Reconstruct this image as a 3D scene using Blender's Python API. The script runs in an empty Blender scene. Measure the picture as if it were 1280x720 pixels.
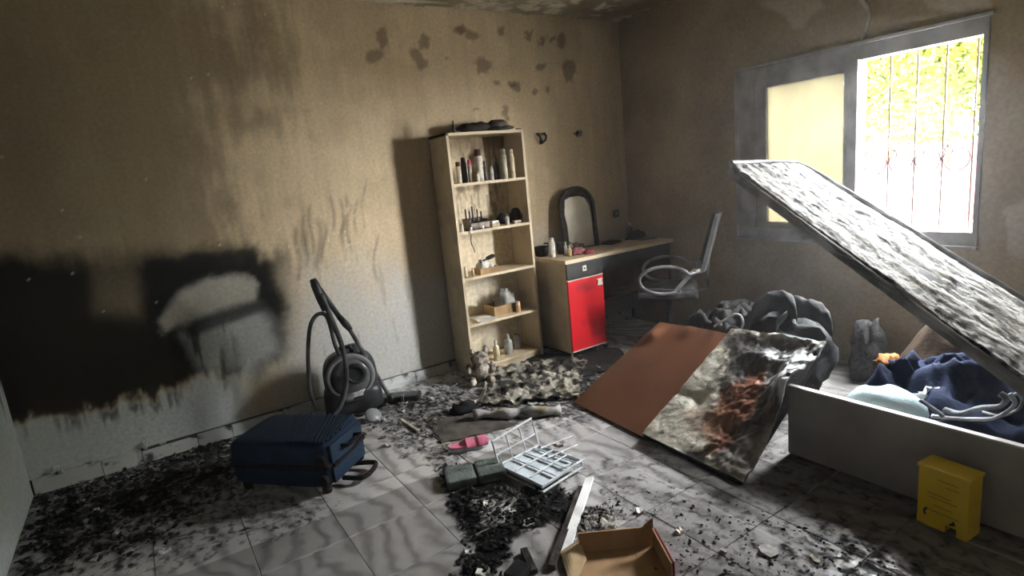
import bpy, bmesh, math, random
import numpy as np
from mathutils import Vector, Matrix, noise as mnoise
R = random.Random(7)
# ------------------------------------------------------------------ camera, sky, exposure
FPX = 716.39
YAW, PIT, ROL, CAMZ = .567565, -.19667, -.098326, 1.5
_f = np.array([math.sin(YAW)*math.cos(PIT), math.cos(YAW)*math.cos(PIT), math.sin(PIT)])
_r = np.array([math.cos(YAW), -math.sin(YAW), 0.]); _u = np.cross(_r, _f)
_r, _u = math.cos(ROL)*_r+math.sin(ROL)*_u, -math.sin(ROL)*_r+math.cos(ROL)*_u
CAM = np.array([0, 0, CAMZ])
scene = bpy.context.scene
col = scene.collection
cd = bpy.data.cameras.new('camera'); cam = bpy.data.objects.new('camera', cd); col.objects.link(cam)
cam.matrix_world = Matrix(((_r[0], _u[0], -_f[0], 0), (_r[1], _u[1], -_f[1], 0), (_r[2], _u[2], -_f[2], CAMZ), (0, 0, 0, 1)))
cd.sensor_width = 36; cd.lens = FPX/1280*36; cd.clip_start = .02
scene.camera = cam
SKY = 235.0
HAZE = .020
world = bpy.data.worlds.new('sky'); scene.world = world; world.use_nodes = True
_bg = world.node_tree.nodes['Background']
_bg.inputs[0].default_value = (.97, .98, 1.0, 1); _bg.inputs[1].default_value = SKY
pl = bpy.data.lights.new('window_portal', 'AREA'); pl.shape = 'RECTANGLE'; pl.size = 1.5; pl.size_y = 1.2
pl.cycles.is_portal = True
po = bpy.data.objects.new('window_portal', pl); col.objects.link(po)
po.location = (4.06, 2.03, 1.455); po.rotation_euler = (math.pi/2, 0, math.pi/2)
vs = scene.view_settings
vs.view_transform = 'Standard'; vs.look = 'None'; vs.gamma = 1; vs.use_curve_mapping = False; vs.exposure = 0.0
cy = scene.cycles
cy.max_bounces = 8; cy.diffuse_bounces = 3; cy.transparent_max_bounces = 12; cy.volume_bounces = 0
cy.use_denoising = True; cy.sample_clamp_indirect = 20

# ------------------------------------------------------------------ photo pixel -> place on a known surface
def ray(x, y): return _f+(x-640)/FPX*_r-(y-360)/FPX*_u
def fl(x, y, z=0.):
    d = ray(x, y); return Vector(CAM+d*(z-CAMZ)/d[2])
def onY(x, y, Y): d = ray(x, y); return Vector(CAM+d*Y/d[1])
def onX(x, y, X): d = ray(x, y); return Vector(CAM+d*X/d[0])
def pix(P):
    q = np.asarray(P, float)-CAM; z = np.maximum(q@_f, .05)
    return 640+FPX*(q@_r)/z, 360-FPX*(q@_u)/z

# ------------------------------------------------------------------ numpy noise and masks (for stains)
def vnoise(x, y, seed=0):
    def h(i, j):
        n = (i*374761393+j*668265263+seed*982451653) & 0xffffffff
        n = ((n ^ (n >> 13))*1274126177) & 0xffffffff
        return ((n ^ (n >> 16)) & 0xffff)/65535.
    xi = np.floor(x).astype(np.int64); yi = np.floor(y).astype(np.int64)
    fx = x-xi; fy = y-yi; fx = fx*fx*(3-2*fx); fy = fy*fy*(3-2*fy)
    return (h(xi, yi)*(1-fx)+h(xi+1, yi)*fx)*(1-fy)+(h(xi, yi+1)*(1-fx)+h(xi+1, yi+1)*fx)*fy
def fbm(x, y, s=1., o=4, seed=0):
    v = 0; a = .5; t = 0
    for k in range(o):
        v = v+a*vnoise(x*s, y*s, seed+k*17); t += a; a *= .55; s *= 2.03
    return v/t
def sst(a, b, x):
    t = np.clip((x-a)/(b-a+1e-9), 0, 1); return t*t*(3-2*t)
def polymask(u, v, pts, soft):
    """1 inside the polygon (u,v plane), fading over soft"""
    n = len(pts); d = np.full(u.shape, 1e9); ins = np.zeros(u.shape, bool)
    for i in range(n):
        x0, y0 = pts[i]; x1, y1 = pts[(i+1) % n]
        ex, ey = x1-x0, y1-y0; t = np.clip(((u-x0)*ex+(v-y0)*ey)/(ex*ex+ey*ey+1e-9), 0, 1)
        d = np.minimum(d, np.hypot(u-x0-t*ex, v-y0-t*ey))
        c = ((y0 > v) != (y1 > v)) & (u < (x1-x0)*(v-y0)/((y1-y0) if y1 != y0 else 1e-9)+x0)
        ins ^= c
    return sst(-soft, soft, np.where(ins, d, -d))
def ell(u, v, cx, cy, rx, ry, soft=.4, ang=0):
    c, s = math.cos(ang), math.sin(ang); a = ((u-cx)*c+(v-cy)*s)/rx; b = (-(u-cx)*s+(v-cy)*c)/ry
    return 1-sst(1-soft, 1+soft, np.hypot(a, b))
def lay(C, m, c): return C*(1-m[:, None])+np.array(c)[None, :]*m[:, None]

# ------------------------------------------------------------------ materials
MATS = {}
def nt(name):
    m = bpy.data.materials.new(name); m.use_nodes = True
    return m, m.node_tree, m.node_tree.nodes['Principled BSDF']
def mat(name, c, rough=.7, c2=None, scale=20, lo=.4, hi=.65, bump=0, bscale=60, metal=0, spec=None, stretch=None, trans=0):
    if name in MATS: return MATS[name]
    m, t, b = nt(name); N = t.nodes; L = t.links
    if spec is None: spec = .4 if rough < .45 else .18 if rough < .65 else .03
    b.inputs['Base Color'].default_value = (*c, 1); b.inputs['Roughness'].default_value = rough
    b.inputs['Metallic'].default_value = metal; b.inputs['Specular IOR Level'].default_value = spec
    if trans: b.inputs['Transmission Weight'].default_value = trans
    tc = N.new('ShaderNodeTexCoord'); vec = tc.outputs['Object']
    if stretch:
        mp = N.new('ShaderNodeMapping'); mp.inputs['Scale'].default_value = stretch; L.new(vec, mp.inputs[0]); vec = mp.outputs[0]
    if c2:
        n = N.new('ShaderNodeTexNoise'); n.inputs['Scale'].default_value = scale; n.inputs['Detail'].default_value = 6; L.new(vec, n.inputs[0])
        r = N.new('ShaderNodeValToRGB'); r.color_ramp.elements[0].position = lo; r.color_ramp.elements[1].position = hi
        r.color_ramp.elements[0].color = (*c, 1); r.color_ramp.elements[1].color = (*c2, 1)
        L.new(n.outputs[0], r.inputs[0]); L.new(r.outputs[0], b.inputs['Base Color'])
    if bump:
        n = N.new('ShaderNodeTexNoise'); n.inputs['Scale'].default_value = bscale; n.inputs['Detail'].default_value = 5; L.new(vec, n.inputs[0])
        bp = N.new('ShaderNodeBump'); bp.inputs['Strength'].default_value = bump; bp.inputs['Distance'].default_value = .01
        L.new(n.outputs[0], bp.inputs['Height']); L.new(bp.outputs[0], b.inputs['Normal'])
    MATS[name] = m; return m
def stained(name, rough=.75, grain=.35, scale=70, bump=.25, spec=.06, bscale=90):
    """stain colours come with the mesh (attribute stain); the nodes add grain and relief"""
    if name in MATS: return MATS[name]
    m, t, b = nt(name); N = t.nodes; L = t.links
    a = N.new('ShaderNodeAttribute'); a.attribute_name = 'stain'
    tc = N.new('ShaderNodeTexCoord')
    n = N.new('ShaderNodeTexNoise'); n.inputs['Scale'].default_value = scale; n.inputs['Detail'].default_value = 7; L.new(tc.outputs['Object'], n.inputs[0])
    mr = N.new('ShaderNodeMapRange'); mr.inputs[1].default_value = .25; mr.inputs[2].default_value = .75; mr.inputs[3].default_value = 1-grain; mr.inputs[4].default_value = 1+grain
    L.new(n.outputs[0], mr.inputs[0])
    mx = N.new('ShaderNodeVectorMath'); mx.operation = 'MULTIPLY'; L.new(a.outputs['Color'], mx.inputs[0]); L.new(mr.outputs[0], mx.inputs[1])
    L.new(mx.outputs[0], b.inputs['Base Color']); b.inputs['Roughness'].default_value = rough; b.inputs['Specular IOR Level'].default_value = spec
    bp = N.new('ShaderNodeBump'); bp.inputs['Strength'].default_value = bump; bp.inputs['Distance'].default_value = .006
    n2 = N.new('ShaderNodeTexNoise'); n2.inputs['Scale'].default_value = bscale; n2.inputs['Detail'].default_value = 6; L.new(tc.outputs['Object'], n2.inputs[0])
    L.new(n2.outputs[0], bp.inputs['Height']); L.new(bp.outputs[0], b.inputs['Normal'])
    MATS[name] = m; return m
SOOT = (.016, .015, .014)
def sooty(name, c, c2=SOOT, **k):
    k.setdefault('scale', 9); k.setdefault('lo', .42); k.setdefault('hi', .72)
    return mat(name, c, c2=c2, **k)

# ------------------------------------------------------------------ mesh building
class MB:
    def __init__(s): s.v = []; s.f = []
    def add(s, v, f):
        o = len(s.v); s.v += [tuple(p) for p in v]; s.f += [tuple(i+o for i in q) for q in f]; return s
    def box(s, a, b, M=None):
        (x0, y0, z0), (x1, y1, z1) = a, b
        v = [Vector(p) for p in ((x0,y0,z0),(x1,y0,z0),(x1,y1,z0),(x0,y1,z0),(x0,y0,z1),(x1,y0,z1),(x1,y1,z1),(x0,y1,z1))]
        if M: v = [M @ p for p in v]
        return s.add(v, [(3,2,1,0),(4,5,6,7),(0,1,5,4),(1,2,6,5),(2,3,7,6),(3,0,4,7)])
    def hexa(s, bot, top):
        return s.add(list(bot)+list(top), [(3,2,1,0),(4,5,6,7),(0,1,5,4),(1,2,6,5),(2,3,7,6),(3,0,4,7)])
    def bar(s, p, q, w, h, up=(0,0,1)):
        p = Vector(p); q = Vector(q); d = (q-p).normalized(); up = Vector(up)
        if abs(d.dot(up)) > .98: up = Vector((1,0,0))
        sd = d.cross(up).normalized(); uu = sd.cross(d)
        b = [p-sd*w/2-uu*h/2, p+sd*w/2-uu*h/2, p+sd*w/2+uu*h/2, p-sd*w/2+uu*h/2]
        L = q-p; return s.add(b+[x+L for x in b], [(3,2,1,0),(4,5,6,7),(0,1,5,4),(1,2,6,5),(2,3,7,6),(3,0,4,7)])
    def tube(s, pts, r, n=8, cap=True, flat=1.):
        pts = [Vector(p) for p in pts]; m = len(pts); rr = r if isinstance(r, (list, tuple)) else [r]*m
        rings = []; nrm = None
        for i, p in enumerate(pts):
            d = (pts[min(i+1, m-1)]-pts[max(i-1, 0)]).normalized()
            if nrm is None:
                a = Vector((0,0,1)) if abs(d.z) < .9 else Vector((1,0,0)); nrm = d.cross(a).normalized()
            nrm = (nrm-d*nrm.dot(d)).normalized(); bn = d.cross(nrm)
            rings.append([p+nrm*math.cos(k*2*math.pi/n)*rr[i]+bn*math.sin(k*2*math.pi/n)*rr[i]*flat for k in range(n)])
        v = [q for g in rings for q in g]; f = []
        for i in range(m-1):
            for k in range(n): f.append((i*n+k, i*n+(k+1) % n, (i+1)*n+(k+1) % n, (i+1)*n+k))
        if cap: f.append(tuple(range(n-1, -1, -1))); f.append(tuple((m-1)*n+k for k in range(n)))
        return s.add(v, f)
    def lathe(s, prof, c=(0,0,0), n=16, M=None):
        v = []; f = []; m = len(prof); c = Vector(c)
        for r, z in prof:
            for k in range(n):
                p = Vector((r*math.cos(k*2*math.pi/n), r*math.sin(k*2*math.pi/n), z))
                v.append((M @ p if M else p)+c)
        for i in range(m-1):
            for k in range(n): f.append((i*n+k, i*n+(k+1) % n, (i+1)*n+(k+1) % n, (i+1)*n+k))
        f.append(tuple(range(n-1, -1, -1))); f.append(tuple((m-1)*n+k for k in range(n)))
        return s.add(v, f)
    def prism(s, pts, z0, z1, M=None):
        n = len(pts); v = [Vector((x, y, z0)) for x, y in pts]+[Vector((x, y, z1)) for x, y in pts]
        if M: v = [M @ p for p in v]
        return s.add(v, [tuple(range(n-1,-1,-1)), tuple(range(n, 2*n))]+[(i, (i+1) % n, n+(i+1) % n, n+i) for i in range(n)])
    def surf(s, fn, nu, nv):
        v = [fn(i/nu, j/nv) for j in range(nv+1) for i in range(nu+1)]
        return s.add(v, [(j*(nu+1)+i, j*(nu+1)+i+1, (j+1)*(nu+1)+i+1, (j+1)*(nu+1)+i) for j in range(nv) for i in range(nu)])
    def slab(s, fn, nu, nv, th):
        """closed sheet: fn(u,v) -> top point, thickness vector th"""
        th = Vector(th); W = nu+1; n = W*(nv+1)
        top = [Vector(fn(i/nu, j/nv)) for j in range(nv+1) for i in range(nu+1)]
        f = [(j*W+i, j*W+i+1, (j+1)*W+i+1, (j+1)*W+i) for j in range(nv) for i in range(nu)]
        f += [tuple(n+k for k in reversed(q)) for q in f]
        ed = [i for i in range(W)]+[j*W+nu for j in range(1, nv+1)]+[nv*W+i for i in range(nu-1, -1, -1)]+[j*W for j in range(nv-1, 0, -1)]
        for a, b in zip(ed, ed[1:]+ed[:1]): f.append((b, a, n+a, n+b))
        return s.add(top+[p-th for p in top], f)
    def build(s, name, m, parent=None, smooth=False, bevel=0, loc=None, paint=None, sharp=None):
        me = bpy.data.meshes.new(name); me.from_pydata([tuple(p) for p in s.v], [], s.f)
        if bevel:
            bm = bmesh.new(); bm.from_mesh(me)
            bmesh.ops.bevel(bm, geom=[e for e in bm.edges], offset=bevel, segments=2, affect='EDGES', profile=.6)
            bm.to_mesh(me); bm.free()
        me.materials.append(m)
        if smooth:
            me.polygons.foreach_set('use_smooth', [True]*len(me.polygons))
            if sharp: me.set_sharp_from_angle(angle=math.radians(sharp))
        me.update()
        o = bpy.data.objects.new(name, me); col.objects.link(o)
        if parent: o.parent = parent
        if loc: o.location = loc
        if paint: setstain(o, paint)
        return o
def setstain(o, fn):
    me = o.data; n = len(me.vertices); P = np.empty(n*3); me.vertices.foreach_get('co', P); P = P.reshape(-1, 3)
    M = np.array(o.matrix_basis)
    if o.parent: M = np.array(o.parent.matrix_basis) @ M
    W = P @ M[:3, :3].T+M[:3, 3]
    C = np.clip(fn(W), 0, 1)
    a = me.attributes.new('stain', 'FLOAT_COLOR', 'POINT')
    a.data.foreach_set('color', np.concatenate([C, np.ones((n, 1))], 1).astype(np.float32).ravel())
def tag(o, label=None, cat=None, group=None, kind=None):
    if label: o['label'] = label
    if cat: o['category'] = cat
    if group: o['group'] = group
    if kind: o['kind'] = kind
    return o
def thing(name, label, cat, loc=(0,0,0), rz=0, group=None):
    o = bpy.data.objects.new(name, None); col.objects.link(o); o.location = loc; o.rotation_euler = (0, 0, rz)
    o.empty_display_size = .1
    return tag(o, label, cat, group)
def struct(o): o['kind'] = 'structure'; return o
def grid(name, u0, u1, v0, v1, step, to3, m, skip=None, flip=False):
    nu = max(1, round((u1-u0)/step)); nv = max(1, round((v1-v0)/step))
    uu, vv = np.meshgrid(np.linspace(u0, u1, nu+1), np.linspace(v0, v1, nv+1))
    P = to3(uu.ravel(), vv.ravel()); W = nu+1
    j, i = np.meshgrid(np.arange(nv), np.arange(nu), indexing='ij'); i = i.ravel(); j = j.ravel()
    q = np.stack([j*W+i, j*W+i+1, (j+1)*W+i+1, (j+1)*W+i], 1)
    if flip: q = q[:, ::-1]
    if skip is not None:
        cu = (uu.ravel()[q].mean(1)); cv = (vv.ravel()[q].mean(1)); q = q[~skip(cu, cv)]
    me = bpy.data.meshes.new(name)
    me.vertices.add(len(P)); me.vertices.foreach_set('co', P.ravel())
    me.loops.add(q.size); me.loops.foreach_set('vertex_index', q.ravel().astype(np.int32))
    me.polygons.add(len(q)); me.polygons.foreach_set('loop_start', np.arange(0, q.size, 4, dtype=np.int32))
    me.update(calc_edges=True); me.validate()
    me.polygons.foreach_set('use_smooth', [True]*len(me.polygons))
    me.materials.append(m)
    o = bpy.data.objects.new(name, me); col.objects.link(o); return o

# ------------------------------------------------------------------ room
XL, XR, YB, YF, ZC = -.745, 3.95, 4.0, -1.25, 2.745
TS = .365; GX, GY = .166, 2.37
M_wall = stained('smoke_stained_plaster', rough=.85, grain=.16, scale=45, bump=.2)

SPOTS = [(522,72,15,9,.9),(530,52,7,9,.8),(585,42,15,5,.5),(602,82,10,10,0),(572,38,9,5,.4),(560,75,3,2,0),(625,36,6,5,0),(663,42,4,6,0),(677,50,4,7,.3),(688,50,4,5,0),(676,82,5,6,0),
         (645,108,6,6,0),(669,115,4,6,0),(640,105,4,4,0),(684,112,3,8,0),(703,50,6,10,0),(712,88,8,14,0),(480,48,6,14,0),(470,70,12,10,0),(622,104,7,3,.4),(631,140,5,9,0),(595,140,3,3,0)]
def paint_back(P):
    x, z = P[:, 0], P[:, 2]; u, v = pix(P)
    n1 = fbm(x, z, 3, 5, 1); n2 = fbm(x, z, 11, 4, 2); n3 = fbm(x*7, z*.9, 3, 4, 3)
    tan = np.array((.58, .465, .305))
    C = np.ones((len(x), 3))*tan
    C *= (.78+.44*fbm(x, z, 1.6, 4, 9))[:, None]*(.85+.3*n3)[:, None]
    # smoke plume that rose from the burnt band, ragged edge
    pl_ = sst(.95, .45, x+1.1*(n1-.5)+.35*(n3-.5)-.10*(z-1.2))*sst(.9, 1.2, z)
    C = lay(C, pl_*.62, (.13, .10, .06))
    C = lay(C, sst(.50, .64, fbm(x, z, 1.3, 5, 12))*.30, (.20, .155, .095))
    # wall paint left clean low down
    low = sst(1.15, .45, z+.45*(n1-.5)+.2*(n3-.5))*sst(.3, 1.0, x)
    C = lay(C, low*.85, (.52, .535, .52))
    # dark runs
    for k, (du, v0, v1, w) in enumerate([(372,290,345,3),(381,275,330,2.5),(389,262,310,2.5),(398,280,330,4),(405,285,320,2.5),(426,255,290,2),(431,250,300,2.5),(437,262,305,2),(446,255,285,2),(455,230,280,1.5),(470,300,345,2),(415,250,280,2)]):
        m = np.exp(-((u-du-3*np.sin(v*.08+k))/w)**2)*sst(v0-12, v0, v)*sst(v1+14, v1, v)
        C = lay(C, m*.5*sst(.3, .5, n2+.1), (.09, .07, .05))
    m = sst(.60, .72, n3)*sst(1.25, .9, z)*sst(.6, 1.1, x)*sst(1.9, 1.6, x)
    C = lay(C, m*.35, (.18, .16, .13))
    # burnt band
    edge_up = 318+26*(n1-.5)*2+20*(n3-.5)
    edge_lo = 522-.235*(u-40)+34*(n3-.5)+22*(n2-.5)
    b = sst(edge_up-16, edge_up+22, v)*sst(edge_lo+9, edge_lo-7, v)*sst(385+40*(n1-.5), 335+40*(n1-.5), u)
    b = b*(1-.35*polymask(u, v, [(115,318),(175,312),(180,395),(120,390)], 16))
    C = lay(C, b*.97, (.014, .0145, .013))
    n4 = fbm(x, z, 26, 4, 8)
    sq = polymask(u+14*(n2-.5)+12*(n4-.5), v+14*(n2-.5)-12*(n4-.5), [(176,322),(318,305),(338,345),(356,388),(350,440),(322,470),(240,455),(180,390)], 12)
    C = lay(C, sq*.93, (.018, .018, .017))
    # pale patches inside the burnt band
    p1 = polymask(u+9*(n2-.5)+9*(n4-.5), v+9*(n1-.5)-9*(n4-.5), [(202,396),(222,368),(262,347),(308,344),(322,356),(318,376),(262,392),(206,415)], 7)
    C = lay(C, p1*(.75+.25*n2), (.46, .44, .37))
    p2 = polymask(u+10*(n2-.5), v+10*(n2-.5), [(228,420),(262,400),(322,384),(340,402),(348,440),(318,462),(290,468),(252,466)], 14)
    p2 = p2*(1-.8*sst(.47, .62, n3)*sst(310, 270, u))
    C = lay(C, p2*.9, (.42, .43, .41))
    m = polymask(u, v, [(240,402),(330,374),(338,386),(236,422)], 5); C = lay(C, m*.8, (.04, .04, .037))
    # pale wall left under the band
    lowl = sst(edge_lo-2, edge_lo+10, v)*sst(330, 285, u)
    C = lay(C, lowl, (.62, .65, .64))
    C = lay(C, lowl*sst(.56, .70, n3)*sst(30, 5, v-edge_lo)*.8, (.05, .05, .05))
    # brown blotches of old paint under the film
    for k, (a, c_, rx, ry, t) in enumerate(SPOTS):
        m = ell(u+12*(n2-.5)+9*(n4-.5), v+12*(fbm(x+5, z, 11, 3, 5)-.5)+9*(fbm(x+9, z, 26, 3, 6)-.5), a, c_, rx, ry, .22, t)
        C = lay(C, m*.62, (.10, .055, .030) if a < 640 else (.055, .038, .025))
    fk = (vnoise(x*42, z*42, 77) > .972) & (vnoise(x*6, z*6, 78) > .45); C = lay(C, fk*.7, (.66, .64, .56))
    return C
wb = struct(grid('wall_back', XL-.03, XR+.05, -.02, ZC+.04, .012, lambda a, b: np.stack([a, YB+.004*(fbm(a, b, 5, 3, 4)-.5), b], 1), M_wall))
setstain(wb, paint_back)

WY0, WY1, WZ0, WZ1 = 1.275, 2.79, .845, 2.065
def paint_right(P):
    y, z = P[:, 1], P[:, 2]; u, v = pix(P); x = y
    n1 = fbm(y, z, 3, 5, 21); n2 = fbm(y, z, 11, 4, 22); n3 = fbm(y*7, z, 3, 4, 23)
    C = np.ones((len(y), 3))*np.array((.36, .30, .205))*(.65+.7*n1)[:, None]
    for pts in ([(948,2),(985,-6),(1022,-4),(1030,8),(1012,20),(1003,33),(992,34),(984,20),(968,12)], [(1150,-8),(1190,-10),(1240,-4),(1236,12),(1200,14),(1160,8)], [(1255,260),(1300,240),(1300,330),(1262,320)]):
        m = polymask(u+12*(n2-.5), v+12*(n1-.5), pts, 3); C = lay(C, m*.85, (.50, .46, .38))
    return C
def right3(a, b): return np.stack([XR+.004*(fbm(a, b, 5, 3, 24)-.5), a, b], 1)
wr = grid('wall_right', YF-.03, YB+.03, -.02, ZC+.04, .015, right3, M_wall, skip=lambda a, b: (a > WY0) & (a < WY1) & (b > WZ0) & (b < WZ1), flip=True)
setstain(wr, paint_right); struct(wr)
M_render = mat('outside_render', (.55, .52, .47), .9, c2=(.48, .45, .4), scale=8, bump=.2)
mb = MB(); o_ = .2
for (a0, a1, b0, b1) in ((YF-6, WY0, -.4, 3.4), (WY1, YB+6, -.4, 3.4), (WY0, WY1, -.4, WZ0), (WY0, WY1, WZ1, 3.4)):
    mb.box((XR+.006, a0, b0), (XR+o_, a1, b1))
struct(mb.build('trim_1', M_render))                       # thickness of the outer wall
wl = struct(grid('wall_left', YF-.03, YB+.03, -.02, ZC+.04, .02, lambda a, b: np.stack([np.full_like(a, XL), a, b], 1), M_wall))
def paint_left(P):
    y, z = P[:, 1], P[:, 2]; n1 = fbm(y, z, 3, 5, 31); n3 = fbm(y*6, z, 3, 4, 33)
    C = np.ones((len(y), 3))*np.array((.60, .64, .63))
    C = lay(C, sst(.55, .75, z+.5*(n3-.5)), (.06, .052, .04)); return C
setstain(wl, paint_left)
wf = struct(grid('wall_front', XL-.03, XR+.03, -.02, ZC+.04, .1, lambda a, b: np.stack([a, np.full_like(a, YF), b], 1), M_wall, flip=True))
setstain(wf, lambda P: np.ones((len(P), 3))*np.array((.30, .25, .17))*(.6+.8*fbm(P[:, 0], P[:, 2], 3, 4, 40))[:, None])
def paint_ceil(P):
    x, y = P[:, 0], P[:, 1]; u, v = pix(P); n1 = fbm(x, y, 3, 5, 51); n2 = fbm(x, y, 14, 4, 52)
    C = np.ones((len(x), 3))*np.array((.30, .25, .17))*(.5+n1)[:, None]
    C = lay(C, sst(.56, .64, n2*.6+n1*.5)*.85, (.62, .57, .46))
    for pts in ([(686,5),(705,4),(708,8),(690,9)], [(712,-6),(728,-6),(722,5),(714,4)], [(742,12),(756,2),(758,6),(748,13)], [(440,-3),(520,0),(560,4),(440,2)]):
        C = lay(C, polymask(u, v, pts, 2), (.75, .7, .58))
    return C
ce = struct(grid('ceiling', XL-.02, XR+.03, YF-.02, YB+.03, .015, lambda a, b: np.stack([a, b, ZC-.012*sst(.5, .62, fbm(a, b, 14, 3, 52))*sst(3.4, 3.9, b)], 1), M_wall, flip=True))
setstain(ce, paint_ceil)

# floor: slab with recessed joints and one object per tile
M_grout = mat('dark_joint', (.05, .048, .045), .9, c2=(.12, .115, .11), scale=14)
floor = struct(MB().box((XL-.1, YF-.1, -.06), (XR+.1, YB+.1, -.006)).build('floor', M_grout))
def make_tile_mat():
    m, t, b = nt('marbled_floor_tile'); N = t.nodes; L = t.links
    g = N.new('ShaderNodeNewGeometry'); oi = N.new('ShaderNodeObjectInfo')
    rot = N.new('ShaderNodeVectorRotate'); rot.rotation_type = 'Z_AXIS'
    mm = N.new('ShaderNodeMath'); mm.operation = 'MULTIPLY_ADD'; mm.inputs[1].default_value = .8; mm.inputs[2].default_value = -.6; L.new(oi.outputs['Random'], mm.inputs[0]); L.new(mm.outputs[0], rot.inputs['Angle'])
    ad = N.new('ShaderNodeVectorMath'); ad.operation = 'MULTIPLY_ADD'; ad.inputs[1].default_value = (7, 13, 0); L.new(oi.outputs['Random'], ad.inputs[0]); L.new(g.outputs['Position'], ad.inputs[2])
    L.new(ad.outputs[0], rot.inputs['Vector'])
    w = N.new('ShaderNodeTexWave'); w.inputs['Scale'].default_value = 2.6; w.inputs['Distortion'].default_value = 11; w.inputs['Detail'].default_value = 5; w.inputs['Detail Scale'].default_value = .9; L.new(rot.outputs[0], w.inputs[0])
    r = N.new('ShaderNodeValToRGB'); e = r.color_ramp.elements
    e[0].position = .1; e[0].color = (.66, .65, .635, 1); e[1].position = 1; e[1].color = (.36, .35, .34, 1)
    k = e.new(.6); k.color = (.58, .57, .555, 1)
    L.new(w.outputs['Fac'], r.inputs[0])
    a = N.new('ShaderNodeAttribute'); a.attribute_name = 'stain'
    sx = N.new('ShaderNodeSeparateColor'); L.new(a.outputs['Color'], sx.inputs[0])
    n = N.new('ShaderNodeTexNoise'); n.inputs['Scale'].default_value = 16; n.inputs['Detail'].default_value = 8; n.inputs['Roughness'].default_value = .68; L.new(g.outputs['Position'], n.inputs[0])
    n2 = N.new('ShaderNodeTexWave'); n2.inputs['Scale'].default_value = 5; n2.inputs['Distortion'].default_value = 16; n2.inputs['Detail'].default_value = 6; n2.inputs['Detail Scale'].default_value = 1.6; L.new(rot.outputs[0], n2.inputs[0])
    mx = N.new('ShaderNodeMath'); mx.operation = 'MULTIPLY_ADD'; mx.inputs[1].default_value = .10; L.new(n2.outputs['Fac'], mx.inputs[0]); L.new(n.outputs[0], mx.inputs[2])
    # soot where attribute + noise passes a threshold
    s = N.new('ShaderNodeMath'); s.operation = 'ADD'; L.new(mx.outputs[0], s.inputs[0]); L.new(sx.outputs[0], s.inputs[1])
    mr = N.new('ShaderNodeMapRange'); mr.interpolation_type = 'SMOOTHSTEP'; mr.inputs[1].default_value = .82; mr.inputs[2].default_value = 1.12; L.new(s.outputs[0], mr.inputs[0])
    mc = N.new('ShaderNodeMix'); mc.data_type = 'RGBA'; L.new(mr.outputs[0], mc.inputs['Factor']); L.new(r.outputs[0], mc.inputs[6]); mc.inputs[7].default_value = (.016, .0155, .015, 1)
    # thin grey film (green channel)
    mf = N.new('ShaderNodeMix'); mf.data_type = 'RGBA'; L.new(sx.outputs[1], mf.inputs['Factor']); L.new(mc.outputs[2], mf.inputs[6]); mf.inputs[7].default_value = (.06, .06, .062, 1)
    L.new(mf.outputs[2], b.inputs['Base Color'])
    rr = N.new('ShaderNodeMapRange'); rr.inputs[3].default_value = .25; rr.inputs[4].default_value = .8; L.new(mr.outputs[0], rr.inputs[0]); L.new(rr.outputs[0], b.inputs['Roughness'])
    sl = N.new('ShaderNodeMapRange'); sl.inputs[3].default_value = .35; sl.inputs[4].default_value = .05; L.new(mr.outputs[0], sl.inputs[0]); L.new(sl.outputs[0], b.inputs['Specular IOR Level'])
    bp = N.new('ShaderNodeBump'); bp.inputs['Strength'].default_value = .25; bp.inputs['Distance'].default_value = .004; L.new(mx.outputs[0], bp.inputs['Height']); L.new(bp.outputs[0], b.inputs['Normal'])
    return m
M_tile = make_tile_mat()
def paint_floor(P):
    x, y = P[:, 0], P[:, 1]; u, v = pix(P); n1 = fbm(x, y, 3, 5, 61); n2 = fbm(x, y, 9, 4, 62)
    u = u+22*(n1-.5); v = v+16*(n2-.5)
    s = np.full(x.shape, .20)
    def S(pts, val, soft=18):
        nonlocal s
        m = polymask(u, v, pts, soft); s = s*(1-m)+m*val
    S([(30,600),(310,520),(300,600),(420,628),(395,660),(300,680),(210,720),(0,730)], .40)
    S([(40,612),(300,535),(290,600),(150,650),(60,690)], .52)
    S([(440,500),(560,480),(700,470),(760,440),(760,520),(690,540),(640,535),(545,560),(520,545)], .48)
    S([(590,440),(760,430),(750,475),(640,480)], .62)
    S([(470,535),(610,520),(610,548),(560,590),(480,560)], .42)
    S([(545,590),(590,580),(640,610),(700,600),(722,640),(690,665),(640,690),(600,730),(560,730),(590,680),(555,640)], .68, 14)
    S([(590,625),(650,618),(640,650),(600,655)], .25, 8)
    S([(640,670),(690,650),(715,690),(690,735),(620,735)], .26, 10)
    S([(720,640),(765,630),(775,670),(730,680)], .52, 10)
    S([(430,600),(545,600),(570,680),(560,735),(380,735),(440,650)], .19, 20)
    S([(615,545),(690,530),(735,560),(735,600),(700,600)], .30, 14)
    S([(740,570),(800,560),(1000,480),(1300,560),(1300,740),(830,735),(740,610)], .34, 16)
    S([(960,650),(1100,670),(1230,730),(990,735)], .40, 16)
    s = s+.10*(n1-.5)
    g = .25*polymask(u, v, [(735,545),(1000,480),(1300,560),(1300,735),(860,735),(760,620)], 14)
    g = g+.25*polymask(u, v, [(30,600),(310,520),(300,600),(420,628),(330,700),(0,740)], 26)
    g = np.clip(g+.25*polymask(u, v, [(440,500),(560,480),(760,440),(760,520),(640,540),(520,545)], 20), 0, .8)
    return np.stack([np.clip(s, 0, 1), g, 0*s], 1)
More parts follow.
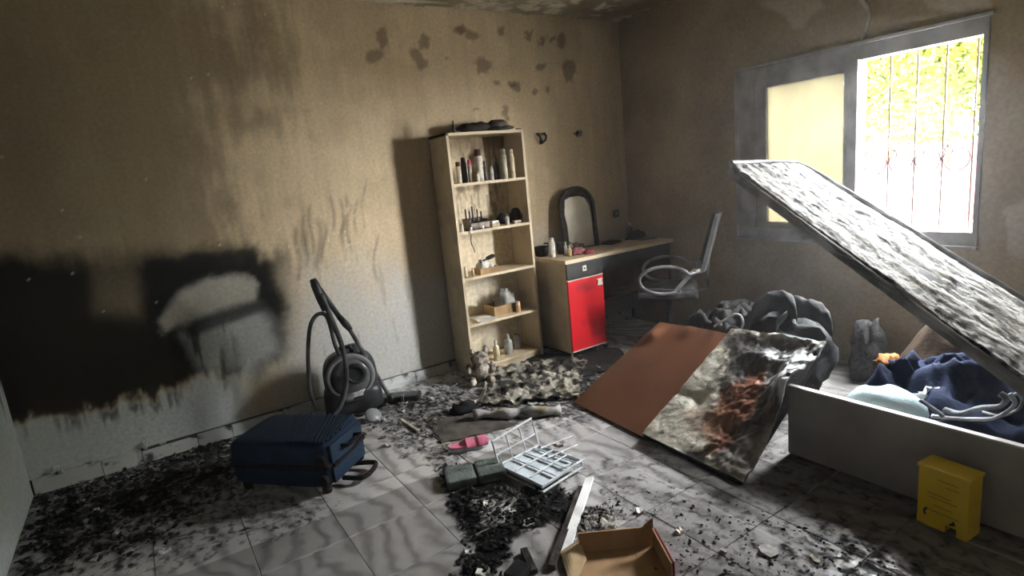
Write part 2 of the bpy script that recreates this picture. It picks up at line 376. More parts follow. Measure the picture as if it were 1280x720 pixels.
def tile_mesh(cx, cy, w, h, n=14):
    mb = MB(); bv = .0012
    mb.surf(lambda a, b: ((a-.5)*(w-2*bv), (b-.5)*(h-2*bv), 0), n, n)
    x, y = w/2, h/2; xi, yi = x-bv, y-bv
    v = [(-xi,-yi,0),(xi,-yi,0),(xi,yi,0),(-xi,yi,0),(-x,-y,-bv),(x,-y,-bv),(x,y,-bv),(-x,y,-bv),(-x,-y,-.008),(x,-y,-.008),(x,y,-.008),(-x,y,-.008)]
    mb.add(v, [(i+4, (i+1) % 4+4, (i+1) % 4, i) for i in range(4)]+[(i+8, (i+1) % 4+8, (i+1) % 4+4, i+4) for i in range(4)])
    return mb
for i in range(-3, 11):
    for j in range(-10, 5):
        x0, x1 = max(XL, GX+i*TS)+.002, min(XR, GX+(i+1)*TS)-.002
        y0, y1 = max(YF, GY+j*TS)+.002, min(YB, GY+(j+1)*TS)-.002
        if x1-x0 < .03 or y1-y0 < .03: continue
        cx, cy_ = (x0+x1)/2, (y0+y1)/2
        t = tile_mesh(cx, cy_, x1-x0, y1-y0).build('tile', M_tile, floor, loc=(cx, cy_, 0)); setstain(t, paint_floor)

# skirting tiles along the back wall
bb = struct(MB().box((XL, YB-.008, .0), (XR, YB+.002, .088)).build('baseboard_back', M_grout))
M_skirt = mat('chipped_skirting_tile', (.62, .64, .62), .6, c2=(.08, .08, .075), scale=13, lo=.57, hi=.69, bump=.3)
x = XL+.01; k = 0
while x < XR-.05:
    w = R.choice((.2, .26, .32, .3)); w = min(w, XR-x-.005); h = .083+R.uniform(-.008, .010)
    ch = R.uniform(0, .02) if R.random() < .6 else 0
    mb = MB(); y0, y1 = YB-.022+R.uniform(-.003, .003), YB-.006
    pts = [(x+.002, 0), (x+w-.002, 0), (x+w-.002, h-ch), (x+w-.03-ch, h), (x+.002, h-R.uniform(0, .006))]
    n = len(pts); mb.add([(a, y0, b) for a, b in pts]+[(a, y1, b) for a, b in pts], [tuple(range(n)), tuple(range(2*n-1, n-1, -1))]+[(i, n+i, n+(i+1) % n, (i+1) % n) for i in range(n)])
    mb.build('skirting_tile', M_skirt, bb); x += w; k += 1
# little lumps of plaster lying on the skirting
M_plaster = mat('white_plaster', (.72, .73, .70), .9, c2=(.4, .4, .38), scale=30, bump=.4)
for (u, v, w, h, lb) in ((70,585,.05,.05,'widest white plaster chip on the skirting near the pale wall corner'),(181,556,.02,.05,'narrow upright plaster chip on the skirting under the burnt wall'),(205,560,.035,.02,'flat low plaster chip on the skirting next to the upright one'),(118,577,.03,.03,'small square plaster chip on the skirting between the widest and the upright chip')):
    p = onY(u, v, YB-.018); m = MB()
    for q in range(2): m.box((-w/2+q*.01, -.013, 0), (w/2-q*.012, .010, h*(.6+.4*q)))
    tag(m.build('plaster_chip', M_plaster, loc=(p.x, YB-.016, .084), bevel=.004), lb, 'plaster', 'plaster chips on the skirting')

# ------------------------------------------------------------------ window
win = thing('window_1', 'two-light window with iron grille, left light glazed and right light open', 'window', (XR, 2.03, WZ0)); struct(win)
wpos = Vector((XR, 2.03, WZ0))
def wpart(mb, name, m, parent=None, **k):
    o = mb.build(name, m, parent or win, **k)
    if parent is None: o.matrix_parent_inverse = Matrix.Translation(-wpos)
    return o
M_wf = sooty('smoked_window_frame', (.44, .45, .45), (.22, .22, .21), scale=6, lo=.35, hi=.7, rough=.45)
M_wl = M_wf
fx0, fx1 = XR-.012, XR+.09
m = MB()
m.box((fx0, WY0-.012, WZ0-.01), (fx1, WY0+.012, WZ1+.01)); m.box((fx0, WY1-.14, WZ0-.01), (fx1, WY1+.012, WZ1+.01))
m.box((fx0, WY0+.012, WZ1-.085), (fx1, WY1-.14, WZ1+.01)); m.box((fx0, WY0+.012, WZ0-.01), (fx1, WY1-.14, WZ0+.075))
wpart(m, 'frame', M_wf)
wpart(MB().box((XR-.03, 1.915, WZ0+.07), (XR+.07, 1.976, WZ1-.08)), 'mullion', M_wf, bevel=.004)
m = MB()
for a, b in (((XR+.0, 1.976, WZ0+.075), (XR+.05, 2.012, WZ1-.085)), ((XR+.0, 2.56, WZ0+.075), (XR+.05, 2.65, WZ1-.085)), ((XR+.0, 2.012, 1.925), (XR+.05, 2.56, WZ1-.085)), ((XR+.0, 2.012, WZ0+.075), (XR+.05, 2.56, .958))): m.box(a, b)
sash = wpart(m, 'sash', M_wf)
pm_, t, b = nt('dusty_window_glass'); N = t.nodes; L = t.links
tr = N.new('ShaderNodeBsdfTransparent'); tr.inputs[0].default_value = (.010, .010, .0078, 1)
tl = N.new('ShaderNodeBsdfTranslucent'); tl.inputs[0].default_value = (.20, .19, .145, 1)
ms = N.new('ShaderNodeMixShader'); ns = N.new('ShaderNodeTexNoise'); ns.inputs['Scale'].default_value = 5; ns.inputs['Detail'].default_value = 6
mr = N.new('ShaderNodeMapRange'); mr.inputs[3].default_value = .40; mr.inputs[4].default_value = .75; L.new(ns.outputs[0], mr.inputs[0]); L.new(mr.outputs[0], ms.inputs[0])
L.new(tr.outputs[0], ms.inputs[1]); L.new(tl.outputs[0], ms.inputs[2]); L.new(ms.outputs[0], N['Material Output'].inputs[0])
pane = wpart(MB().box((XR+.022, 2.008, .955), (XR+.027, 2.565, 1.93)), 'pane', pm_, sash)
wpart(MB().box((XR-.02, WY0+.3, WZ0+.0), (XR+.03, WY1-.14, WZ0+.03)), 'lower_rail', M_wf)
wpart(MB().box((XR-.035, WY0-.02, WZ0-.022), (XR+.02, WY1+.02, WZ0-.004)), 'sill', M_wl, bevel=.003)
wpart(MB().box((XR-.035, WY0-.03, WZ1+.004), (XR+.01, WY1+.02, WZ1+.022)), 'head_moulding', M_wl, bevel=.003)
wpart(MB().box((XR-.016, WY1-.012, WZ0), (XR-.01, WY1+.018, WZ1)), 'side_moulding', M_wl)
M_iron = mat('rusty_iron', (.05, .036, .03), .8, c2=(.08, .05, .04), scale=30)
gr = wpart(MB().box((4.09, 1.24, .90), (4.102, 2.82, .912)).box((4.09, 1.24, 1.985), (4.102, 2.82, 1.997)), 'grille', M_iron)
ys = [1.359+.1485*k for k in range(-0, 10)]
for yk in ys:
    wpart(MB().bar((4.10, yk, WZ0), (4.10, yk, WZ1), .009, .009), 'bar', M_iron, gr)
for yk in ys[:-1]:
    c = yk+.074; pts = []
    for t in range(-4, 25):
        a = math.pi*(1+t/20.)          # U-shaped scroll with curled tips
        rr = .066
        pts.append((4.092, c+rr*math.cos(a), 1.335+rr*math.sin(a)*1.1))
    for t in range(1, 10):
        a = t/9*4.2; pts.append((4.092, c+.066-.022+.022*math.cos(a), 1.335+.045+.03*math.sin(a)))
    wpart(MB().tube(pts, .005, 6), 'scroll', M_iron, gr, smooth=True)
    pts = [(4.092, c+.05*math.cos(a), 1.40+.028*math.sin(a*2)+.02*math.sin(a)) for a in [math.pi*t/14 for t in range(15)]]
    wpart(MB().tube(pts, .004, 6), 'scroll', M_iron, gr, smooth=True)
# loose cable above the window
M_cable = mat('pale_cable', (.62, .60, .52), .5, c2=(.3, .29, .25), scale=12)
pts = [(XR-.012, 1.93, ZC)]+[tuple(onX(a, b, XR-.014)) for a, b in ((1073,-18),(1076,0),(1084,10),(1086,22),(1083,35),(1077,50))]
tag(MB().tube(pts, [.014, .014, .013, .013, .014, .012, .010], 8).build('cable', M_cable, smooth=True), 'pale plastic cable running down the sooty wall above the window', 'cable')

# ------------------------------------------------------------------ outside
M_yard = mat('pale_yard', (.26, .25, .22), .95, c2=(.32, .30, .26), scale=2)
struct(MB().box((4.16, -14, -.5), (30, 22, -.3)).build('yard_ground', M_yard))
M_leaf = mat('sunny_leaves', (.040, .060, .006), .7, c2=(.065, .075, .008), scale=3)
M_bark = mat('bark', (.09, .065, .045), .9, c2=(.05, .037, .027), scale=10)
def tree(label, base, h, crown, n, seed):
    rr = random.Random(seed); t = thing('garden_tree', label, 'tree', base)
    b = MB().tube([(0, 0, 0), (.05, .05, h*.3), (0, .1, h*.62), (.1, 0, h*.9)], [.14, .11, .07, .02], 8)
    for k in range(7):
        a = rr.uniform(0, 6.3); z = h*rr.uniform(.3, .7); b.tube([(0, .03, z), (math.cos(a)*.5, math.sin(a)*.5, z+.4), (math.cos(a)*1.1, math.sin(a)*1.1, z+.7)], [.04, .03, .01], 6)
    b.build('trunk', M_bark, t)
    f = MB()
    cl = []
    for k in range(46):
        while True:
            p = Vector((rr.uniform(-1, 1), rr.uniform(-1, 1), rr.uniform(-1, 1)))
            if p.length < 1: break
        cl.append((Vector((p.x*crown[0], p.y*crown[1], h*.66+p.z*crown[2])), rr.uniform(.25, .5)))
    for k in range(n):
        c, s = rr.choice(cl)
        p = c+Vector((rr.gauss(0, s*.6), rr.gauss(0, s*.6), rr.gauss(0, s*.5)))
        d = Vector((rr.uniform(-1, 1), rr.uniform(-1, 1), rr.uniform(-.8, .4))).normalized(); e = d.cross(Vector((rr.uniform(-1, 1), rr.uniform(-1, 1), rr.uniform(-1, 1)))).normalized()
        l = rr.uniform(.05, .11); w = l*.36
        f.add([p, p+d*l*.5+e*w, p+d*l, p+d*l*.5-e*w], [(0, 1, 2, 3)])
    f.build('foliage', M_leaf, t); return t
tree('leafy tree with yellow-green crown right behind the hanging washing', (9.2, 3.3, -.3), 4.6, (1.3, 1.6, 1.5), 30000, 3)
tree('smaller leafy tree beside the neighbouring house', (10.5, 8.2, -.3), 4.2, (1.3, 1.4, 1.3), 14000, 5)
tree('leafy tree beyond the post of the clothes line', (9.0, -.6, -.3), 4.2, (1.2, 1.3, 1.3), 12000, 8)
# clothes line with washing
cl = thing('clothes_line', 'wire clothes line on two iron posts in the yard', 'clothes line', (6.5, 2.6, -.3))
for yy in (-1.6, 1.9): MB().tube([(0, yy, 0), (0, yy, 1.78)], .02, 8).build('post', M_iron, cl)
MB().tube([(0, -1.6+3.5*k/10, 1.74-.05*math.sin(math.pi*k/10)) for k in range(11)], .004, 5).build('wire', M_iron, cl)
def washing(name, label, y0, y1, z0, c, seed):
    m_ = mat('washing_'+name+str(seed), c, .9, c2=tuple(q*.7 for q in c), scale=4)
    def fn(a, b):
        y = y0+(y1-y0)*a; zt = 1.395+.0; z = zt-(zt-z0)*b
        return (6.5+.035*math.sin(a*17+seed)*(.2+b)+.02*math.sin(a*31+b*5), y+.03*math.sin(b*4+seed)*b, z)
    tag(MB().slab(fn, 26, 14, (.006, 0, 0)).build(name, m_, smooth=True), label, 'laundry')
washing('bed_sheet', 'mauve sheet hanging on the clothes line', 2.82, 3.12, .60, (0.22, 0.11, 0.28), 1)
washing('towel', 'white and pink towel hanging on the clothes line', 2.36, 2.80, .62, (0.55, 0.38, 0.44), 2)
washing('pillow_case', 'rose pillow case hanging on the clothes line', 2.02, 2.34, .66, (0.46, 0.16, 0.25), 3)
washing('table_cloth', 'lilac table cloth hanging on the clothes line', 3.16, 3.9, .68, (0.34, 0.24, 0.38), 4)
m_or = mat('orange_cloth', (.50, .16, .06), .9, c2=(.35, .11, .04), scale=6)
tag(MB().slab(lambda a, b: (6.46+.02*math.sin(a*12), 2.80+.24*a, 1.42-.2*b+.03*math.sin(a*9)), 12, 6, (.006, 0, 0)).build('shirt', m_or, smooth=True), 'small orange garment thrown over the clothes line', 'laundry')
hb = thing('neighbour_house', 'pale neighbouring house with a brown eave', 'house', (15, 9.5, -.3))
M_hw = mat('house_wall', (.55, .52, .44), .9, c2=(.48, .45, .38), scale=2); M_eave = mat('brown_eave', (.18, .10, .055), .8, c2=(.14, .08, .045), scale=4)
MB().box((0, -2.4, 0), (5, 4, 3.25)).build('wall', M_hw, hb)
MB().box((-.6, -2.9, 3.25), (5.6, 4.6, 3.42)).build('eave', M_eave, hb)
MB().add([(-.6,-2.9,3.42),(5.6,-2.9,3.42),(5.6,4.6,3.42),(-.6,4.6,3.42),(2.5,0,4.4),(2.5,2,4.4)], [(0,1,4),(1,2,5,4),(2,3,5),(3,0,4,5)]).build('roof', M_eave, hb)
for yy in (-1.4, 1.2):
    w_ = MB().box((-.03, yy, 1.2), (.0, yy+.9, 2.3)).build('window', M_eave, hb)
    MB().box((-.035, yy+.08, 1.28), (-.03, yy+.82, 2.22)).build('pane', mat('far_glass', (.01, .012, .014), .1), w_)

# ------------------------------------------------------------------ bookcase and what stands in it
M_lam = sooty('pale_laminate', (.66, .55, .38), (.20, .15, .09), scale=5, lo=.5, hi=.85, rough=.55)
M_backp = stained('scorched_back_panel', .7, .25, 30, .1)
def paint_bookback(P):
    x, z = P[:, 0], P[:, 2]; n = fbm(x*6, z*.8, 6, 4, 101); n1 = fbm(x, z, 5, 4, 102)
    C = np.ones((len(x), 3))*np.array((.70, .60, .42))*(.75+.5*n)[:, None]
    C = lay(C, sst(.53, .62, n)*sst(1.0, 1.15, z)*.75, (.20, .14, .08))
    C = lay(C, sst(1.62, 1.78, z+.2*(n1-.5))*.8, (.13, .09, .05)); C = lay(C, sst(.95, .6, z)*.4, (.55, .53, .47)); return C
BX0, BX1, BY0, BY1 = 1.935, 2.60, 3.70, 3.975
SZ = [.075, .413, .772, 1.115, 1.463, 1.82]
bk = thing('bookcase', 'tall narrow laminate bookcase with a scorched back against the smoke-stained wall', 'bookcase', (2.27, 3.84, 0)); bo = Vector((2.27, 3.84, 0))
def P(mb, name, m, parent, org, **k):
    mb.v = [tuple(Vector(p)-org) for p in mb.v]; return mb.build(name, m, parent, **k)
P(MB().box((BX0, BY0, 0), (BX0+.02, BY1, SZ[-1])), 'side_panel', M_lam, bk, bo)
P(MB().box((BX1-.02, BY0, 0), (BX1, BY1, SZ[-1])), 'side_panel', M_lam, bk, bo)
setstain(P(MB().slab(lambda a, b: (BX0+.01+(BX1-BX0-.02)*a, BY1-.006, .03+(SZ[-1]-.035)*b), 40, 110, (0, -.006, 0)), 'back_panel', M_backp, bk, bo), paint_bookback)
for z in SZ[:-1]: P(MB().box((BX0+.02, BY0+.002, z-.02), (BX1-.02, BY1-.006, z)), 'shelf', M_lam, bk, bo)
P(MB().box((BX0, BY0, SZ[-1]-.02), (BX1, BY1, SZ[-1]+.0005)), 'top', M_lam, bk, bo)
P(MB().box((BX0+.02, BY0+.02, 0), (BX1-.02, BY0+.035, SZ[0]-.02)), 'plinth', M_lam, bk, bo)
def bottle(u, v, Y, z, r, h, c, capc, label, style='can', name='bottle', cat='bottle', group=None, rough=.4):
    p = onY(u, v, Y); t = thing(name, label, cat, (p.x, Y, z), R.uniform(0, 6), group)
    mc = mat('b_%.2f_%.2f_%.2f' % c, c, rough, c2=tuple(q*.25 for q in c), scale=22, lo=.45, hi=.75); mp = mat('cap_%.2f_%.2f_%.2f' % capc, capc, .5, c2=tuple(q*.4 for q in capc), scale=30)
    if style == 'can':
        MB().lathe([(r*.9, 0), (r, .006), (r, h*.74), (r*.8, h*.79)], n=14).build('body', mc, t, smooth=True, sharp=40)
        MB().lathe([(r*.78, h*.78), (r*.78, h*.97), (r*.6, h)], n=14).build('cap', mp, t, smooth=True, sharp=40)
    elif style == 'neck':
        MB().lathe([(r*.9, 0), (r, .006), (r, h*.58), (r*.85, h*.68), (r*.36, h*.76), (r*.36, h*.82)], n=14).build('body', mc, t, smooth=True, sharp=50)
        MB().lathe([(r*.45, h*.80), (r*.45, h*.97), (r*.38, h)], n=12).build('cap', mp, t, smooth=True, sharp=40)
    elif style == 'tube':
        MB().lathe([(r*.7, 0), (r*.75, h*.16), (r, h*.22), (r*1.05, h*.6), (r*.5, h)], n=14).build('body', mc, t, smooth=True, sharp=50)
        MB().lathe([(r*.78, -.0005), (r*.78, h*.15), (r*.7, h*.17)], n=12).build('cap', mp, t, smooth=True, sharp=40)
    elif style == 'jar':
        MB().lathe([(r*.95, 0), (r, .005), (r, h*.7), (r*.88, h*.76)], n=16).build('body', mc, t, smooth=True, sharp=40)
        MB().lathe([(r*.98, h*.74), (r*.98, h*.98), (r*.9, h)], n=16).build('lid', mp, t, smooth=True, sharp=40)
    return t
Y1 = 3.76; z1 = SZ[4]
bottle(574, 224, Y1, z1, .020, .155, (.55, .46, .34), (.10, .02, .02), 'pale soot-streaked bottle with a dark red cap on the top shelf, nearest the side panel')
bottle(581, 222, Y1+.03, z1, .022, .185, (.03, .03, .028), (.02, .02, .02), 'all-black charred aerosol can on the top shelf beside the pink-capped bottle', name='aerosol_can')
bottle(588.5, 224, Y1-.01, z1, .016, .165, (.40, .36, .30), (.75, .08, .20), 'slim grey bottle with a bright pink cap on the top shelf')
bottle(600, 222, Y1, z1, .031, .235, (.66, .60, .50), (.07, .02, .02), 'tall white aerosol can with a dark maroon cap on the top shelf', name='aerosol_can')
bottle(597, 224, Y1-.045, z1, .016, .075, (.62, .55, .40), (.30, .22, .12), 'stubby cream jar in front of the tall white aerosol can', 'jar', 'jar', 'jar')
bottle(607, 222, Y1+.06, z1, .020, .15, (.05, .045, .04), (.03, .03, .03), 'blackened bottle with narrow neck behind the tall white aerosol can', 'neck')
bottle(615, 221, Y1-.03, z1, .014, .13, (.55, .52, .46), (.05, .04, .04), 'thin grey tube with a black top in the middle of the top shelf', 'neck')
bottle(621, 220, Y1+.05, z1, .022, .17, (.035, .03, .035), (.25, .22, .22), 'dark bottle with a pale dented cap on the top shelf', 'neck')
bottle(631, 219, Y1, z1, .026, .225, (.45, .42, .30), (.35, .33, .25), 'tall olive-beige aerosol can on the top shelf', name='aerosol_can')
bottle(641, 218, Y1-.02, z1, .021, .215, (.72, .60, .38), (.70, .60, .42), 'tall cream aerosol can at the dark end of the top shelf', name='aerosol_can')
# second shelf: small things left from a dressing-table
z2 = SZ[3]; M_blk = mat('charred_black', (.022, .02, .019), .7, c2=(.06, .055, .05), scale=40, lo=.5, hi=.75, bump=.4)
def org(label, u, v, w, d, h, c):
    p = onY(u, v, 3.77); t = thing('cosmetics_organiser', label, 'organiser', (p.x, 3.77, z2))
    m_ = mat('organiser_plastic', c, .5, c2=(.3, .25, .2), scale=20)
    m = MB(); m.box((-w/2, -d/2, 0), (w/2, d/2, .008)); m.box((-w/2, d/2-.005, .0), (w/2, d/2, h)); m.box((-w/2, -d/2, 0), (w/2, -d/2+.005, h*.6)); m.box((-w/2, -d/2, 0), (-w/2+.005, d/2, h*.85)); m.box((w/2-.005, -d/2, 0), (w/2, d/2, h*.85))
    m.build('tray', m_, t)
    for k in range(3): MB().box((-w/2+w*(k+1)/4-.002, -d/2+.005, .008), (-w/2+w*(k+1)/4+.002, d/2-.005, h*.7)).build('divider', m_, t)
    return t
org('soot-blackened cosmetics organiser with upright sticks on the second shelf', 596, 285, .17, .12, .085, (.05, .042, .038))
pw = onY(596, 285, 3.77)
for k, (dx, hh, cc, lb) in enumerate([(-.07,.15,(.03,.028,.026),'black lipstick tube at the side-panel end of the organiser'),(-.038,.13,(.10,.03,.03),'dark red lipstick tube standing in the organiser'),(-.012,.165,(.04,.035,.03),'tallest black mascara tube standing in the organiser'),(.03,.14,(.30,.24,.17),'tan lipstick tube standing in the organiser'),(.062,.12,(.06,.05,.05),'short black lipstick tube at the far end of the organiser')]):
    t = thing('lipstick', lb, 'lipstick', (pw.x+dx, 3.79, z2+.008)); m_ = mat('lip%d' % k, cc, .4, c2=SOOT, scale=30)
    MB().lathe([(.008, 0), (.008, hh*.5)], n=10).build('base', m_, t, smooth=True, sharp=40); MB().lathe([(.007, hh*.5), (.007, hh*.95), (.005, hh)], n=10).build('cap', m_, t, smooth=True, sharp=40)
def lump(name, label, cat, c, s, seed, col_, rough=.7, n=18, amp=.35, fr=2.2, rz=0, group=None, mat_=None, paint=None):
    """soft crumpled object standing on its base: noise-shaped closed shell"""
    def fn(a, b):
        th = a*2*math.pi; ph = b*math.pi
        d = Vector((math.sin(ph)*math.cos(th), math.sin(ph)*math.sin(th), math.cos(ph)))
        k = 1+amp*(mnoise.fractal(d*fr+Vector((seed, seed*.7, 0)), .8, 2.1, 4))
        z = d.z*s[2]*k
        return (d.x*s[0]*k, d.y*s[1]*k, max(z, -s[2]*.45)+s[2]*.45)
    m_ = mat_ or mat('lumpm_'+name+str(seed), col_, rough, c2=tuple(q*.3 for q in col_), scale=14/max(s), lo=.42, hi=.68, bump=.3, bscale=25/max(s))
    o = MB().surf(fn, n, n//2+2).build(name, m_, smooth=True, loc=tuple(c)); o.rotation_euler = (0, 0, rz)
    if paint: setstain(o, paint)
    return tag(o, label, cat, group)
def flatbox(name, label, cat, c, s, rz, colr, bevel=.004, c2=None, tilt=0):
    o = MB().box((-s[0]/2, -s[1]/2, 0), (s[0]/2, s[1]/2, s[2])).build(name, mat('fb_'+name+'%.2f%.2f%.2f' % colr, colr, .6, c2=c2 or tuple(q*.35 for q in colr), scale=25, lo=.45, hi=.75), bevel=bevel, loc=tuple(c))
    o.rotation_euler = (0, tilt, rz); return tag(o, label, cat)
def sh(u, Y, z): p = onY(u, 280, Y); return (p.x, Y, z)
flatbox('powder_compact', 'white oblong powder compact lying beside the blackened organiser', 'compact', sh(617, 3.74, z2+.028), (.07, .05, .018), .2, (.80, .77, .70))
flatbox('soap_box', 'small tan box under the white powder compact', 'box', sh(617, 3.745, z2), (.075, .06, .028), .1, (.42, .33, .20))
bottle(577, 280, 3.73, z2, .012, .06, (.72, .68, .58), (.5, .45, .35), 'tiny white bottle beside the side panel on the second shelf', 'jar')
bottle(588, 281, 3.715, z2, .010, .035, (.75, .70, .62), (.05, .05, .05), 'tiny white nail-polish pot in front of the organiser', 'jar', 'nail_polish', 'nail polish')
bottle(603, 281, 3.715, z2, .011, .04, (.80, .75, .70), (.12, .10, .10), 'pale nail-polish bottle with dark cap in front of the organiser', 'neck', 'nail_polish', 'nail polish')
bottle(634, 276, 3.74, z2, .015, .085, (.60, .55, .50), (.20, .15, .15), 'small grey perfume bottle in the middle of the second shelf', 'neck')
lump('hair_scrunchie', 'charred dark scrunchie leaning at the shelf back beside the perfume bottle', 'scrunchie', sh(629, 3.86, z2), (.05, .04, .06), 3, (.03, .028, .028))
lump('burnt_pouch', 'crumpled black burnt pouch at the dark end of the second shelf', 'pouch', sh(646, 3.84, z2), (.055, .05, .07), 5, (.04, .035, .04))
flatbox('face_cream_box', 'flat pale box with a rounded top in front of the burnt pouch', 'box', sh(646, 3.75, z2), (.06, .045, .022), -.1, (.62, .52, .40))
bottle(652, 275, 3.80, z2, .014, .09, (.10, .08, .09), (.65, .60, .58), 'dark bottle with a pale cap beside the burnt pouch', 'neck')
pts = [sh(585.5, 3.697, z2+.004)]
for k in range(1, 9): pts.append((pts[0][0]+.006*math.sin(k*1.1)+.002*k, 3.694-.001*k, z2-.02*k))
pts = [(pts[0][0]-.01, 3.73, z2+.004)]+pts
tag(MB().tube(pts, .003, 6).build('cord', M_blk, smooth=True), 'thin black cord hanging over the front of the second shelf', 'cord')
# third shelf
z3 = SZ[2]; pb = sh(602, 3.77, z3)
M_card = mat('cardboard', (.46, .31, .16), .85, c2=(.25, .16, .08), scale=9, bump=.15)
t = thing('wooden_tray', 'shallow wooden tray with crumpled white papers on the third shelf', 'tray', pb)
m = MB(); m.box((-.085, -.055, 0), (.085, .055, .006)); MB.box(m, (-.085, -.055, .006), (.085, -.049, .045)); m.box((-.085, .049, .006), (.085, .055, .045)); m.box((-.085, -.049, .006), (-.079, .049, .045)); m.box((.079, -.049, .006), (.085, .049, .045))
m.build('tray_body', M_card, t)
lump('crumpled_paper', 'crumpled white paper heaped in the wooden tray', 'paper', (pb[0]-.03, 3.77, z3+.006), (.045, .040, .065), 9, (.78, .74, .68), amp=.7, fr=4)
lump('crumpled_paper', 'smaller crumpled white paper at the open end of the wooden tray', 'paper', (pb[0]+.035, 3.775, z3+.006), (.035, .038, .045), 11, (.74, .70, .64), amp=.7, fr=4)
t = thing('hair_brush', 'black hair brush lying across the crumpled papers', 'brush', (pb[0]-.055, 3.755, z3+.092)); t.rotation_euler = (0, -.22, .1)
MB().tube([(0, 0, 0), (.05, 0, .0), (.075, 0, 0)], [.008, .007, .010], 8).build('handle', M_blk, t, smooth=True); MB().box((.07, -.02, -.010), (.135, .02, .012)).build('brush_head', M_blk, t, bevel=.005)
bottle(583, 345, 3.725, z3, .013, .085, (.68, .58, .42), (.5, .4, .3), 'small cream tube standing in front of the wooden tray', 'tube')
bottle(592, 347, 3.714, z3, .010, .07, (.60, .45, .28), (.4, .3, .2), 'thin orange-tan tube beside the small cream tube', 'tube')
# fourth shelf
z4 = SZ[1]
M_paper = mat('white_paper', (.80, .78, .72), .8, c2=(.55, .52, .45), scale=12)
for k, (u, w, rz, lb) in enumerate([(607, .20, .05, 'larger white sheet of paper lying flat on the fourth shelf'), (604, .16, -.12, 'smaller white sheet lying on the larger one on the fourth shelf')]):
    c = onY(u, 395, 3.78); o = MB().slab(lambda a, b: ((a-.5)*w, (b-.5)*.15, .003+.003*math.sin(a*5+k)*math.sin(b*4)), 8, 6, (0, 0, .002)).build('paper_sheet', M_paper, loc=(c.x, 3.78, z4+.001+k*.007)); o.rotation_euler = (0, 0, rz); tag(o, lb, 'paper')
c = onY(630, 385, 3.82)
t = thing('cardboard_box', 'long open cardboard box with a crumpled bag on the fourth shelf', 'box', (c.x, 3.85, z4+.012 if False else z4)); 
m = MB(); w, d, h = .24, .16, .075; m.box((-w/2, -d/2, 0), (w/2, d/2, .005)); m.box((-w/2, -d/2, .005), (w/2, -d/2+.005, h)); m.box((-w/2, d/2-.005, .005), (w/2, d/2, h)); m.box((-w/2, -d/2+.005, .005), (-w/2+.005, d/2-.005, h)); m.box((w/2-.005, -d/2+.005, .005), (w/2, d/2-.005, h)); m.build('box_body', M_card, t)
MB().add([(-w/2, -d/2, h), (-w/2, d/2, h), (-w/2-.07, d/2-.02, h+.03), (-w/2-.07, -d/2+.02, h+.03), (-w/2, -d/2, h+.004), (-w/2, d/2, h+.004), (-w/2-.07, d/2-.02, h+.034), (-w/2-.07, -d/2+.02, h+.034)], [(0,1,2,3),(7,6,5,4),(0,3,7,4),(1,5,6,2),(2,6,7,3),(0,4,5,1)]).build('flap', M_card, t)
lump('plastic_bag', 'crumpled grey-white plastic bag lying in the long cardboard box', 'bag', (c.x+.03, 3.85, z4+.02), (.085, .06, .10), 14, (.50, .49, .45), amp=.8, fr=3)
bottle(648, 388, 3.745, z4, .020, .085, (.75, .45, .22), (.80, .62, .45), 'orange bottle with a pale cap in front of the long cardboard box', 'jar')
# bottom shelf
z5 = SZ[0]
bottle(621, 445, 3.75, z5, .026, .155, (.66, .58, .36), (.72, .70, .62), 'yellowish spray bottle with a white nozzle on the bottom shelf', 'neck')
bottle(636, 440, 3.80, z5, .036, .165, (.42, .43, .40), (.30, .30, .29), 'wide grey bottle beside the yellowish spray bottle on the bottom shelf', 'neck')
bottle(648, 440, 3.86, z5, .028, .12, (.30, .29, .27), (.4, .38, .36), 'sooty grey jar at the back of the bottom shelf', 'jar', 'jar', 'jar')
# soft toy on the floor in front
c = fl(600, 474); toy = thing('soft_toy', 'scorched off-white plush toy slumped in front of the bookcase', 'soft toy', (c.x, c.y-.03, 0), -.5)
M_plush = mat('scorched_plush', (.55, .50, .42), .95, c2=(.10, .075, .055), scale=16, lo=.42, hi=.62, bump=.7, bscale=90)
def blob(s, c, seed, amp=.25, fr=3, n=18, M=None):
    def fn(a, b):
        th = a*2*math.pi; ph = b*math.pi; d = Vector((math.sin(ph)*math.cos(th), math.sin(ph)*math.sin(th), math.cos(ph)))
        k = 1+amp*mnoise.fractal(d*fr+Vector((seed, 0, 0)), .8, 2.1, 4)
        p = Vector((d.x*s[0]*k, d.y*s[1]*k, d.z*s[2]*k)); p = M @ p if M else p
        return (p.x+c[0], p.y+c[1], max(p.z+c[2], 0))
    return MB().surf(fn, n, n//2+2)
blob((.085, .075, .085), (0, 0, .075), 2).build('body', M_plush, toy, smooth=True)
blob((.065, .06, .055), (.0, -.01, .175), 5).build('head', M_plush, toy, smooth=True)
for sx in (-1, 1):
    blob((.022, .018, .026), (sx*.05, -.005, .228), 8+sx, .2, n=12).build('ear', M_plush, toy, smooth=True)
    blob((.032, .06, .03), (sx*.07, -.09, .028), 12+sx, .2, n=12).build('leg', M_plush, toy, smooth=True)
    blob((.025, .04, .045), (sx*.09, -.02, .10), 18+sx, .2, n=12).build('arm', M_plush, toy, smooth=True)
